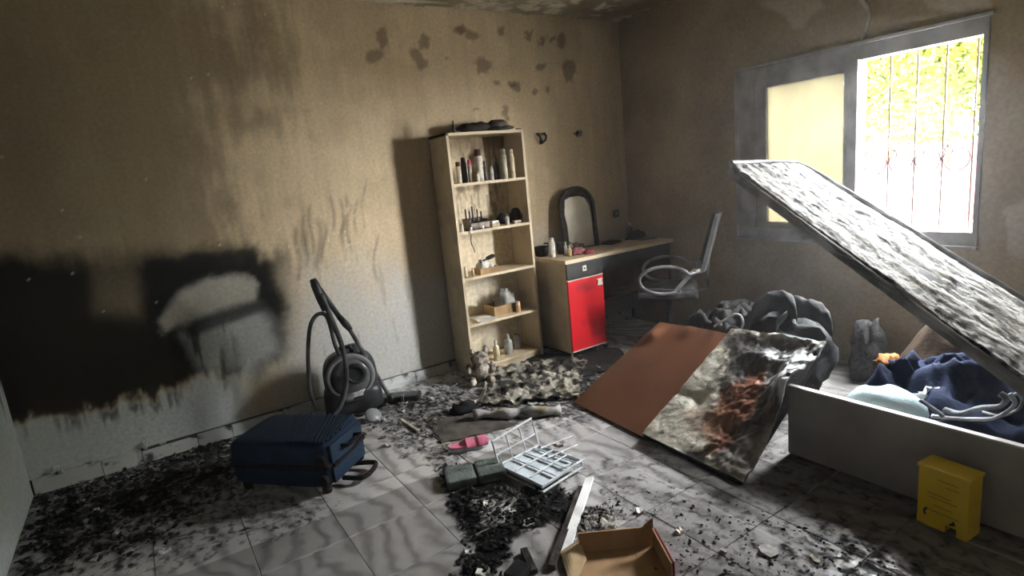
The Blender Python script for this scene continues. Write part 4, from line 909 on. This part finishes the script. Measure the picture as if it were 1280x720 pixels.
lump('ash_bundle', 'pale ash-coloured bundle standing at the wall behind the bed', 'bundle', (3.74, p.y, 0), (.12, .10, .26), 45, (.10, .10, .10), amp=.5, fr=3)
# remains of a mattress behind the fallen headboard, jacket on it
heap('mattress_remains', 'charred black mattress remains on the floor behind the fallen headboard', 'mattress', 3.27, 2.33, .0, .56, .45, .42, 6, (.020, .020, .020), (.035, .035, .035), folds=.6, fr=6, p=4)
M_jack = mat('dark_grey_jacket', (.042, .044, .046), .75, c2=(.024, .025, .026), scale=10, bump=.3)
jk = thing('jacket', 'dark grey padded jacket heaped on the mattress remains with pale lining showing', 'jacket', (3.08, 1.90, .06)); jo = Vector((3.08, 1.90, .06))
def jp(l, X): return [onX(a, b, X)-jo for a, b in l]
def drape(pts, w, thick, seed, n=40, m_=10):
    """a wide folded band of padded cloth along a path"""
    pth = smoothp([Vector(q) for q in pts], 8); N_ = len(pth)-1
    def fn(a, b):
        t = a*N_; i = min(int(t), N_-1); p = pth[i].lerp(pth[i+1], t-i)
        th = b*2*math.pi; e = 1-.45*abs(2*a-1)**4
        wr = 1+.30*mnoise.noise(Vector((a*7+seed, math.cos(th)*1.5, math.sin(th)*1.5)))
        return p+Vector((w*.75*math.cos(th), w*.5*math.cos(th), thick*math.sin(th)))*e*wr
    return MB().surf(fn, n, m_*2)
heap_j = blob((.24, .24, .30), (.08, .03, .20), 51, .30, 1.8, 36); heap_j.build('body', M_jack, jk, smooth=True)
drape(jp([(936,412),(943,392),(960,379),(978,377),(992,384),(996,396)], 3.02), .085, .06, 3).build('collar', M_jack, jk, smooth=True)
drape(jp([(980,384),(1000,384),(1018,389),(1034,400),(1040,412)], 3.12), .08, .065, 7).build('sleeve', M_jack, jk, smooth=True)
M_lin = mat('pale_lining', (.20, .225, .225), .8, c2=(.09, .10, .10), scale=12)
drape(jp([(984,392),(974,402),(970,412),(980,422),(1000,428),(1030,433)], 2.90), .06, .028, 9).build('lining', M_lin, jk, smooth=True)

# ------------------------------------------------------------------ fallen headboard
HB = [Vector((2.15, 2.76, .012)), Vector((2.06, 1.46, .012)), Vector((2.82, 1.50, .455)), Vector((2.80, 2.60, .432))]   # bottom far, bottom near, top near, top far
hn = (HB[1]-HB[0]).cross(HB[3]-HB[0]).normalized()
if hn.z < 0: hn = -hn
def hbp(a, b, h=0): return (HB[0].lerp(HB[1], a)).lerp(HB[3].lerp(HB[2], a), b)+hn*h
hd_ = thing('headboard', 'fallen headboard, bare brown board on one half and burnt white upholstery on the other', 'headboard', (2.3, 2.1, 0)); ho = Vector((2.3, 2.1, 0))
M_brown = mat('brown_hardboard', (.21, .088, .046), .33, c2=(.14, .058, .032), scale=4, lo=.35, hi=.75, bump=.06, bscale=10)
def bfn(a, b):
    h = .006+.028*math.exp(-((a-.10)**2+(b-.84)**2)/.006)+.012*math.exp(-((a-.48)**2+(b-.95)**2)/.004)+.006*math.sin(a*6+1)*math.sin(b*4)
    return hbp(a*.50, b, h)
P(MB().slab(bfn, 30, 26, hn*.012), 'bare_board', M_brown, hd_, ho, smooth=True, sharp=50)
P(MB().slab(lambda a, b: hbp(.02+a*.95, .02+b*.96, -.006), 4, 4, hn*.03), 'core_frame', M_blk, hd_, ho)
def paint_uph(Pn):
    u, v = pix(Pn); x, y = Pn[:, 0], Pn[:, 1]; n1 = fbm(x, y, 6, 4, 81); n2 = fbm(x, y, 22, 4, 82)
    uu, vv = u+16*(n1-.5)+8*(n2-.5), v+16*(n2-.5)
    C = np.ones((len(x), 3))*np.array((.60, .58, .50))*(.8+.4*n1)[:, None]
    C = lay(C, polymask(uu, vv, [(900,420),(930,440),(915,480),(905,505),(915,540),(890,565),(900,600),(950,600),(1060,520),(1050,420)], 6), (.20, .19, .175))
    C = lay(C, polymask(uu, vv, [(900,415),(1040,430),(1045,480),(1000,520),(950,540),(900,560),(895,500)], 9)*.85, (.035, .033, .032))
    C = lay(C, polymask(uu, vv, [(900,490),(930,470),(965,460),(935,520),(905,560),(880,570),(880,530)], 6)*.85, (.17, .062, .032))
    C = lay(C, polymask(uu, vv, [(850,515),(900,505),(905,530),(870,545)], 6)*.5, (.28, .15, .08))
    C = lay(C, polymask(uu, vv, [(960,435),(1040,440),(1035,470),(1000,500),(980,510),(960,470)], 8)*sst(.40, .58, n2)*.8, (.62, .66, .68))
    C = lay(C, polymask(uu, vv, [(897,420),(912,425),(915,455),(905,480),(895,460)], 5)*sst(.42, .6, n2), (.72, .68, .58))
    C = lay(C, polymask(uu, vv, [(855,560),(885,560),(880,585),(860,585)], 4)*.9, (.025, .023, .02))
    C = lay(C, sst(.66, .74, n2)*.35, (.06, .05, .04))
    return C
def ufn(a, b):
    p = hbp(.49+a*.53, b*1.0, 0)
    w = Vector((p.x*6, p.y*6, 1)); r = abs(mnoise.noise(w)); r2 = mnoise.fractal(Vector((p.x*17, p.y*17, 4)), .8, 2.2, 4)
    burn = max(0, min(1, (a*1.0+b*.45-.50)/.35)) if a > .05 else 0
    edge = min(1, a/.05)
    tuft = -.022*math.exp(-((a-.28)**2/.004+(b-.38)**2/.006))-.012*math.exp(-((b-.38)**2)/.0012)*(a < .32)
    h = (.055+tuft)*edge+burn*(.042*(.5-r)+.016*r2)+(1-burn)*.004*r2+.11*math.exp(-((a-1)**2/.030+(b-.60)**2/.035))
    d = p+hn*(h+.004)
    if b < .02: d.z = max(d.z, .012)
    d.z = max(d.z, .008); return d
mb = MB().slab(ufn, 110, 110, hn*.01); up = P(mb, 'upholstery', stained('burnt_leatherette', .45, .14, 40, .35, .35), hd_, ho, smooth=True, sharp=70); setstain(up, paint_uph)
P(MB().tube(smoothp([onX(a, b, 2.84) for a, b in ((893,408),(902,402),(910,398),(918,393),(926,395),(929,404),(926,412))]), .007, 7), 'torn_piping', M_bede, hd_, ho, smooth=True)

# ------------------------------------------------------------------ yellow box by the bed
yb = thing('plastic_box', 'yellow plastic box standing on the floor against the bed side board', 'box', (2.40, .805, 0), 0)
M_y = mat('yellow_plastic', (.80, .58, .02), .4, c2=(.55, .38, .015), scale=6, lo=.5, hi=.85)
YW, YD, YH = .172, .10, .252
yb.rotation_euler = (0, 0, math.radians(-6))
m = MB(); m.box((-YD/2, -YW/2, .03), (YD/2-.004, YW/2, YH-.006)); m.build('body', M_y, yb, bevel=.006)
MB().box((-YD/2-.004, -YW/2-.004, YH-.014), (YD/2, YW/2+.004, YH)).build('lid', M_y, yb, bevel=.003)
MB().box((-YD/2, -YW/2, 0), (YD/2-.004, -YW/2+.035, .036)).build('foot', M_y, yb, bevel=.003); MB().box((-YD/2, YW/2-.10, 0), (YD/2-.004, YW/2, .036)).build('foot', M_y, yb, bevel=.003)
M_yp = mat('faded_print', (.46, .33, .02), .5)
for k, (y0, y1, z) in enumerate(((-.05, .02, .205), (-.055, -.01, .185), (-.03, .05, .14), (-.05, .045, .125), (-.035, .03, .095), (-.06, .06, .07))):
    MB().box((-YD/2-.0012, y0, z), (-YD/2+.002, y1, z+.004)).build('print_line', M_yp, yb)
MB().tube([(-YD/2-.002, .055, .045), (-YD/2-.003, .058, .062), (-YD/2-.002, .05, .075)], .004, 6).build('clip', M_blk, yb)
MB().tube([(-YD/2-.002, -.04, .06), (-YD/2-.003, -.045, .05), (-YD/2-.002, -.03, .044)], .004, 6).build('clip', M_blk, yb)

# ------------------------------------------------------------------ things lying on the floor
M_ww = mat('white_coated_wire', (.74, .78, .80), .4, c2=(.5, .52, .53), scale=25)
M_wt = mat('white_plastic_tray', (.60, .68, .72), .5, c2=(.42, .48, .52), scale=9)
rk = thing('wire_rack', 'white wire rack with a pale plastic tray lying on the tiles', 'rack', tuple(fl(670, 580))); ro = Vector(fl(670, 580))
T = [fl(624, 583, .03), fl(674, 558, .03), fl(727, 577, .05), fl(678, 609, .03)]
def tq(a, b, h=0): return T[0].lerp(T[1], a).lerp(T[3].lerp(T[2], a), b)+Vector((0, 0, h))
P(MB().slab(lambda a, b: tq(a, b, .0), 4, 4, (0, 0, .008)), 'tray', M_wt, rk, ro)
fr = P(MB().tube([tq(0, 0, .006), tq(1, 0, .006), tq(1, 1, .006), tq(0, 1, .006), tq(0, 0, .006)], .007, 8), 'tray_rim', M_ww, rk, ro)
P(MB().tube([tq(0, 1, -.026), tq(1, 1, -.03), tq(1, 1, .0)], .006, 6), 'support', M_ww, rk, ro)
P(MB().tube([tq(0, 0, -.026), tq(0, 1, -.028)], .006, 6), 'support', M_ww, rk, ro)
for k in (.33, .62, .85): P(MB().tube([tq(k, .02, .008), tq(k+.02, 1, .010)], .0045, 6), 'wire', M_ww, rk, ro)
for k in (.35, .68): P(MB().tube([tq(.05, k, .010), tq(1, k, .010)], .0045, 6), 'wire', M_ww, rk, ro)
B = [fl(624, 583, .03), fl(674, 558, .03)]; hB = [onY(615, 552, B[0].y+.035), onY(664, 523, B[1].y+.05)]
def bq(a, b): return B[0].lerp(B[1], a).lerp(hB[0].lerp(hB[1], a), b)
P(MB().tube([bq(0, 0), bq(0, 1), bq(1, 1), bq(1, 0)], .0065, 8), 'back_frame', M_ww, rk, ro)
for k in (.33, .66): P(MB().tube([bq(k, 0), bq(k, 1)], .0045, 6), 'wire', M_ww, rk, ro)
for k in (.45,): P(MB().tube([bq(0, k), bq(1, k)], .0045, 6), 'wire', M_ww, rk, ro)
for (a, b) in (((676,560),(716,545)), ((685,572),(722,556)), ((700,585),(731,574))): P(MB().tube([fl(*a, .05), fl(*b, .045)], .0045, 6), 'wire', M_ww, rk, ro)
# slipper
c = fl(587, 560); sl = thing('slipper', 'pink slipper with a white sole lying beside the wire rack', 'slipper', (c.x, c.y, 0), math.radians(-18))
def sole(l, w, n=26): return [(l/2*math.cos(t), w/2*math.sin(t)*(1-.18*math.exp(-((math.cos(t)+.1)**2)/.08))*(1+.12*math.cos(t))) for t in [2*math.pi*k/n for k in range(n)]]
M_pink = mat('pink_foam', (.80, .24, .36), .7, c2=(.55, .15, .24), scale=14)
MB().prism(sole(.25, .10), 0, .022).build('sole', M_wt, sl, bevel=.003)
MB().prism(sole(.235, .09), .020, .034).build('insole', M_pink, sl, bevel=.003)
for x0 in (-.01, .06):
    MB().slab(lambda a, b: (x0+.05*b-.01, .052*math.cos(math.pi*a), .026+.030*math.sin(math.pi*a)), 16, 3, (0, 0, .004)).build('strap', M_pink, sl, smooth=True, sharp=60)
# grey-green cushion block
c = fl(594, 596); cu = thing('foam_cushion', 'grey-green scorched foam cushion with a dark split beside the pink slipper', 'cushion', (c.x, c.y, 0), math.radians(-20))
M_gg = mat('grey_green_foam', (.17, .20, .18), .9, c2=(.04, .045, .04), scale=10, lo=.45, hi=.72, bump=.5)
MB().box((-.15, -.085, 0), (.0, .085, .045)).build('half', M_gg, cu, bevel=.012); MB().box((.008, -.09, 0), (.15, .075, .05)).build('half', M_gg, cu, bevel=.012)
MB().box((-.004, -.08, 0), (.012, .07, .035)).build('split', M_blk, cu)
# doormat, bag, sheet, roll
def quadslab(name, label, cat, px, z, th, m_, amp=.004, n=20, seed=1, paint=None, fr=12):
    c = [fl(a, b, z) for a, b in px]
    def fn(a, b):
        p = c[0].lerp(c[1], a).lerp(c[3].lerp(c[2], a), b); e = min(a, 1-a, b, 1-b)
        w = mnoise.fractal(Vector((p.x*fr+seed, p.y*fr, seed)), .9, 2.1, 4)
        j = Vector((mnoise.noise(Vector((p.y*9, seed, 0))), mnoise.noise(Vector((p.x*9, 0, seed))), 0))*.03*(1 if e < .01 else 0)
        return p+j+Vector((0, 0, th+amp*(.6+w)))
    o_ = c[0].lerp(c[2], .5); mb = MB().slab(fn, n, n, (0, 0, th)); mb.v = [tuple(Vector(q)-o_) for q in mb.v]
    ob = mb.build(name, m_, smooth=True, sharp=60, loc=tuple(o_))
    if paint: setstain(ob, paint)
    return tag(ob, label, cat)
quadslab('door_mat', 'flat grey-brown mat lying between the slipper and the paper roll', 'mat', [(533,524),(596,519),(645,532),(553,556)], .0, .008, mat('grey_mat', (.13, .115, .10), .95, c2=(.06, .055, .05), scale=12, bump=.4), .002)
M_ash = stained('ash_sheet', .85, .5, 45, .7)
def paint_ash(Pn):
    x, y = Pn[:, 0], Pn[:, 1]; n = fbm(x, y, 20, 4, 91); n2 = fbm(x, y, 7, 3, 92)
    C = np.ones((len(x), 3))*np.array((.36, .34, .28))*(.5+n)[:, None]; return lay(C, sst(.44, .58, n*.6+n2*.45), (.03, .028, .025))
quadslab('burnt_sheet', 'crumpled ash-covered sheet spread before the bookcase and desk', 'sheet', [(612,464),(735,448),(722,500),(598,510)], .0, .006, M_ash, .035, 60, 4, paint_ash, 14)
quadslab('charred_rug', 'charred dark rug remnant on the floor under the desk front', 'rug', [(640,450),(770,436),(800,456),(722,474)], .0, .006, M_blk, .018, 40, 9)
a, b = fl(592, 519, .035), fl(700, 512, .035)
pts = [a.lerp(b, k/14)+Vector((0, .015*math.sin(k*.9), .004*math.sin(k*1.7))) for k in range(15)]
mb = MB().tube(pts, [.030+.008*math.sin(k*1.3+1) for k in range(15)], 14)
for i, q in enumerate(mb.v): w = mnoise.noise(Vector(q)*28); mb.v[i] = (q[0]+.006*w, q[1]+.006*w, max(.0, q[2]+.008*w))
def paint_roll(Pn):
    n = fbm(Pn[:, 0], Pn[:, 1], 16, 4, 95); C = np.ones((len(n), 3))*np.array((.40, .40, .38)); C = lay(C, sst(.5, .62, n), (.06, .06, .058)); return lay(C, sst(.62, .68, fbm(Pn[:, 0]+3, Pn[:, 1], 12, 3, 96)), (.35, .28, .15))
tag(mb.build('paper_roll', stained('sooty_paper', .8, .3, 60, .4), smooth=True, paint=paint_roll), 'long crumpled grey paper roll lying in front of the ash-covered sheet', 'paper')
c = fl(581, 514); lump('bag', 'small collapsed black bag at the end of the paper roll', 'bag', (c.x, c.y, 0), (.10, .06, .04), 61, (.02, .02, .021), amp=.5)
a = [fl(574, 506, .02), fl(598, 498, .03), fl(610, 478, .12), fl(603, 478, .12)]
t = thing('folded_papers', 'bent white sheets standing up beside the black bag', 'paper', tuple(fl(592, 502))); to = Vector(fl(592, 502))
P(MB().slab(lambda u, v: fl(568+32*u, 512-10*u-4*v, .012+.02*u+.015*v), 6, 4, (0, 0, .003)), 'sheet', M_paper, t, to)
P(MB().slab(lambda u, v: fl(597+4*u, 507, .012).lerp(fl(607+5*u, 507, .012)+Vector((0, .02, .115)), v), 4, 6, (.004, .002, 0)), 'sheet', M_paper, t, to)
# white strip
a, b = fl(737, 596, .03), fl(704, 693, .012)
tag(MB().hexa([a+Vector((-.02, .006, -.02)), a+Vector((.02, -.006, -.02)), b+Vector((.016, -.012, -.012)), b+Vector((-.016, .012, -.012))], [a+Vector((-.02, .006, 0)), a+Vector((.02, -.006, 0)), b+Vector((.016, -.012, .004)), b+Vector((-.016, .012, .004))]).build('wooden_strip', mat('white_painted_wood', (.76, .77, .76), .5, c2=(.40, .39, .37), scale=7, lo=.5, hi=.8, stretch=(1, 1, 1))), 'white painted wooden strip lying on the floor in front of the carton', 'strip')
# open carton in front
M_cin = mat('plain_carton', (.46, .30, .17), .8, c2=(.34, .21, .12), scale=6); M_ccr = mat('cream_carton', (.66, .52, .33), .8, c2=(.45, .34, .2), scale=7); M_cred = mat('red_carton_outside', (.45, .03, .05), .6, c2=(.25, .02, .03), scale=8)
ct = thing('open_carton', 'torn open brown carton with a red outer side and cream flap on the floor', 'carton', tuple(fl(765, 700))); co = Vector(fl(765, 700))
A = fl(726, 693); Bq = fl(818, 684); Cq = fl(842, 730); Dq = fl(708, 742)
up_ = Vector((0, 0, .085))
bk_ = (A-Dq).normalized()*.03
P(MB().hexa([Dq, Cq, Bq, A], [q+Vector((0, 0, .006)) for q in (Dq, Cq, Bq, A)]), 'base', M_cin, ct, co)
def wall_(p, q, h, th, nm, m_, lean=Vector((0, 0, 0))):
    d = (q-p).normalized(); n_ = Vector((-d.y, d.x, 0))*th
    P(MB().hexa([p, q, q+n_, p+n_], [p+h+lean, q+h+lean, q+h+lean+n_, p+h+lean+n_]), nm, m_, ct, co)
wall_(A, Bq, up_*.9, .006, 'back_wall', M_cin, Vector((.01, .02, 0)))
wall_(Cq, Bq, up_*1.0, .006, 'side_wall', M_cin); wall_(Cq+Vector((.008, -.002, 0)), Bq+Vector((.008, -.002, 0)), up_*1.01, .004, 'side_wall_outside', M_cred)
P(MB().hexa([Bq+up_*.9-Vector((.06, -.03, 0)), Bq+up_*.95, Bq+up_*.95+Vector((0, .006, 0)), Bq+up_*.9-Vector((.06, -.036, 0))], [Bq+up_*1.1-Vector((.03, -.02, 0)), Bq+up_*1.5, Bq+up_*1.5+Vector((0, .006, 0)), Bq+up_*1.1-Vector((.03, -.026, 0))]), 'torn_corner', M_cin, ct, co)
F = [fl(700, 690, .02), fl(725, 672, .05), fl(733, 700, .012), fl(715, 735, .01)]
P(MB().slab(lambda a, b: F[0].lerp(F[1], a).lerp(F[3].lerp(F[2], a), b)+Vector((0, 0, .006*math.sin(a*5)*math.sin(b*4))), 8, 8, (0, 0, .006)), 'cream_flap', M_ccr, ct, co)
# boards and loose sticks
def stick(name, label, a, b, w, h, m_, cat='stick', group=None):
    tag(MB().bar(Vector(a)+Vector((0, 0, h/2)), Vector(b)+Vector((0, 0, h/2)), w, h).build(name, m_), label, cat, group)
M_pale = mat('pale_wood', (.62, .57, .47), .7, c2=(.3, .26, .2), scale=12); M_charw = mat('charred_wood', (.03, .027, .025), .85, c2=(.08, .07, .065), scale=14, bump=.5)
stick('wooden_stick', 'short pale stick lying near the vacuum floor head', fl(502, 526), fl(523, 540), .022, .014, M_pale)
stick('wooden_stick', 'thin pale stick lying beside the door mat corner', fl(541, 560), fl(562, 554), .010, .008, M_pale)
stick('batten', 'long charred batten leaning along the white painted strip', fl(727, 612), fl(690, 712), .03, .02, M_charw, 'batten')
stick('batten', 'charred batten lying beside the cream carton flap', fl(655, 690), fl(668, 718), .028, .02, M_charw, 'batten')
stick('batten', 'short pale yellow batten at the lower edge of the headboard', fl(700, 499), fl(724, 496), .03, .022, mat('yellow_wood', (.62, .56, .34), .7, c2=(.2, .18, .1), scale=14), 'batten')
c = fl(648, 722); flatbox('charred_case', 'small black charred case lying by the carton', 'case', (c.x, c.y, 0), (.09, .07, .04), .4, (.015, .015, .016), .004)
# scattered scraps: torn paper, all alike
def scrap_mesh(sd, s):
    rr = random.Random(sd); n = 7; pts = [(math.cos(k*2*math.pi/n)*s*rr.uniform(.5, 1), math.sin(k*2*math.pi/n)*s*rr.uniform(.5, 1)) for k in range(n)]
    mb = MB(); mb.add([(x, y, .004+rr.uniform(0, .014)) for x, y in pts]+[(0, 0, .007)]+[(x, y, 0) for x, y in pts], [(i, (i+1) % n, n) for i in range(n)]+[(i, n+1+i, n+1+(i+1) % n, (i+1) % n) for i in range(n)]+[tuple(range(2*n, n, -1))]); return mb
SCR = [(120,640),(90,655),(180,625),(150,668),(215,655),(235,610),(262,590),(205,690),(118,700),(75,640),(460,540),(478,526),(505,515),(520,548),(448,512),(486,558),(540,500),(556,488),(630,490),(664,505),(690,492),(748,462),(700,556),(640,640),(610,632),(662,655),(760,655),(800,640),(850,665),(905,690),(740,650),(588,690),(605,715),(960,690),(1020,700),(700,600),(660,570)]
for k, (u, v) in enumerate(SCR):
    p = fl(u, v); left = u < 280
    m_ = mat('scrap%d' % (k % 4), [(.62, .61, .57), (.36, .35, .33), (.50, .47, .40), (.70, .71, .70)][k % 4], .85, c2=(.2, .19, .18), scale=40)
    o = scrap_mesh(k, R.uniform(.018, .045)).build('torn_scrap', m_, loc=(p.x, p.y, 0)); o.rotation_euler = (0, 0, R.uniform(0, 6))
    lb, gp = (('torn pale scrap on the blackened tiles below the burnt wall', 'scraps below the burnt wall') if left else ('torn pale scrap between the vacuum cleaner and the door mat', 'scraps by the vacuum cleaner') if u < 545 and v < 570 else
              ('torn pale scrap on the floor before the bookcase and desk', 'scraps before the bookcase') if v < 510 else ('torn pale scrap among the charred crumbs around the wire rack', 'scraps around the wire rack') if u < 725 else ('torn pale scrap on the tiles between headboard and open carton', 'scraps before the headboard'))
    tag(o, lb, 'scrap', gp)
# rubble: uncountable charred crumbs
def rubble(name, label, poly, n, smin, smax, m_, hmax=0., seed=1, cat='debris'):
    rr = random.Random(seed); us = [p[0] for p in poly]; vs_ = [p[1] for p in poly]; mb = MB(); got = 0
    cu = sum(us)/len(us); cv = sum(vs_)/len(vs_)
    while got < n:
        u, v = rr.uniform(min(us), max(us)), rr.uniform(min(vs_), max(vs_))
        m = polymask(np.array([u]), np.array([v]), poly, 9)[0]
        if rr.random() > m: continue
        cl_ = mnoise.noise(Vector((u*.05, v*.08, seed)))
        if rr.random() > .55+cl_: continue
        p = fl(u, v); s = smin+(smax-smin)*rr.random()**2.2
        z = rr.random()*hmax*m*max(.15, .6+cl_)
        ax = Vector((rr.uniform(-1, 1), rr.uniform(-1, 1), rr.uniform(-.3, .3))).normalized(); by = ax.cross(Vector((rr.uniform(-.4, .4), rr.uniform(-.4, .4), 1))).normalized(); up = ax.cross(by)
        th = s*rr.uniform(.12, .45); c_ = p+Vector((0, 0, z+th*.5))
        q = [c_+ax*s*rr.uniform(.5, 1)+by*s*rr.uniform(.2, .7), c_-ax*s*rr.uniform(.4, 1)+by*s*rr.uniform(.2, .7), c_-ax*s*rr.uniform(.3, 1)-by*s*rr.uniform(.3, .7), c_+ax*s*rr.uniform(.2, 1)-by*s*rr.uniform(.3, .7), c_+up*th, c_-up*th]
        for w in q: w.z = max(w.z, .0)
        mb.add(q, [(0,1,4),(1,2,4),(2,3,4),(3,0,4),(1,0,5),(2,1,5),(3,2,5),(0,3,5)]); got += 1
    o = mb.build(name, m_); tag(o, label, cat, kind='stuff'); return o
M_char = mat('charcoal', (.014, .0135, .013), .8, c2=(.10, .10, .10), scale=45, lo=.52, hi=.75)
M_ashg = mat('grey_ash', (.30, .29, .27), .9, c2=(.035, .033, .03), scale=30, lo=.42, hi=.6)
rubble('charred_rubble', 'heap of charred crumbs on the tiles in front of the wire rack', [(560,625),(640,612),(712,610),(722,640),(680,655),(640,668),(600,665),(570,650)], 620, .003, .022, M_char, .022, 11)
rubble('charred_rubble', 'charred crumbs trailing towards the open carton', [(572,655),(625,650),(640,690),(610,730),(560,730),(590,690)], 380, .003, .020, M_char, .018, 12)
rubble('charred_rubble', 'charred crumbs around the foam cushion edge', [(548,585),(575,580),(600,612),(640,612),(620,640),(570,640),(552,610)], 250, .003, .018, M_char, .015, 13)
rubble('ash_rubble', 'grey crumbs beside the white painted strip', [(728,640),(758,632),(772,668),(735,682),(722,668)], 420, .004, .022, M_ashg, .03, 14)
rubble('ash_rubble', 'grey ash and crumbs on the floor before the bookcase', [(520,478),(600,455),(760,440),(770,470),(700,505),(600,515),(540,500)], 1300, .003, .022, M_ashg, .02, 15)
rubble('ash_rubble', 'grey ash and crumbs around the vacuum floor head', [(440,505),(540,492),(560,520),(540,548),(480,545),(450,530)], 550, .003, .022, M_ashg, .016, 16)
rubble('charred_rubble', 'black burnt crumbs along the foot of the burnt wall', [(50,625),(300,540),(300,600),(200,680),(60,720),(20,720)], 1700, .004, .028, M_char, .012, 17)
rubble('ash_rubble', 'pale flakes fallen along the skirting of the burnt wall', [(60,618),(300,545),(310,556),(70,640)], 420, .004, .020, mat('pale_flake', (.55, .55, .52), .9, c2=(.1, .1, .1), scale=25), .012, 18)
rubble('charred_rubble', 'dark crumbs on the tiles in front of the fallen headboard', [(745,600),(860,610),(1000,650),(1150,700),(1150,730),(830,730),(770,680)], 500, .003, .012, M_char, .006, 19)

# ------------------------------------------------------------------ smoke haze in the room
hm = bpy.data.materials.new('thin_smoke'); hm.use_nodes = True; t = hm.node_tree; t.nodes.remove(t.nodes['Principled BSDF'])
vsn = t.nodes.new('ShaderNodeVolumeScatter'); vsn.inputs['Density'].default_value = HAZE; vsn.inputs['Anisotropy'].default_value = .86; vsn.inputs['Color'].default_value = (.95, .97, 1, 1)
t.links.new(vsn.outputs[0], t.nodes['Material Output'].inputs['Volume'])
hz = MB().box((XL+.004, YF+.004, .0), (XR-.004, YB-.006, ZC-.016)).build('smoke_haze', hm)
tag(hz, 'thin lingering smoke haze filling the burnt room', 'haze', kind='stuff')
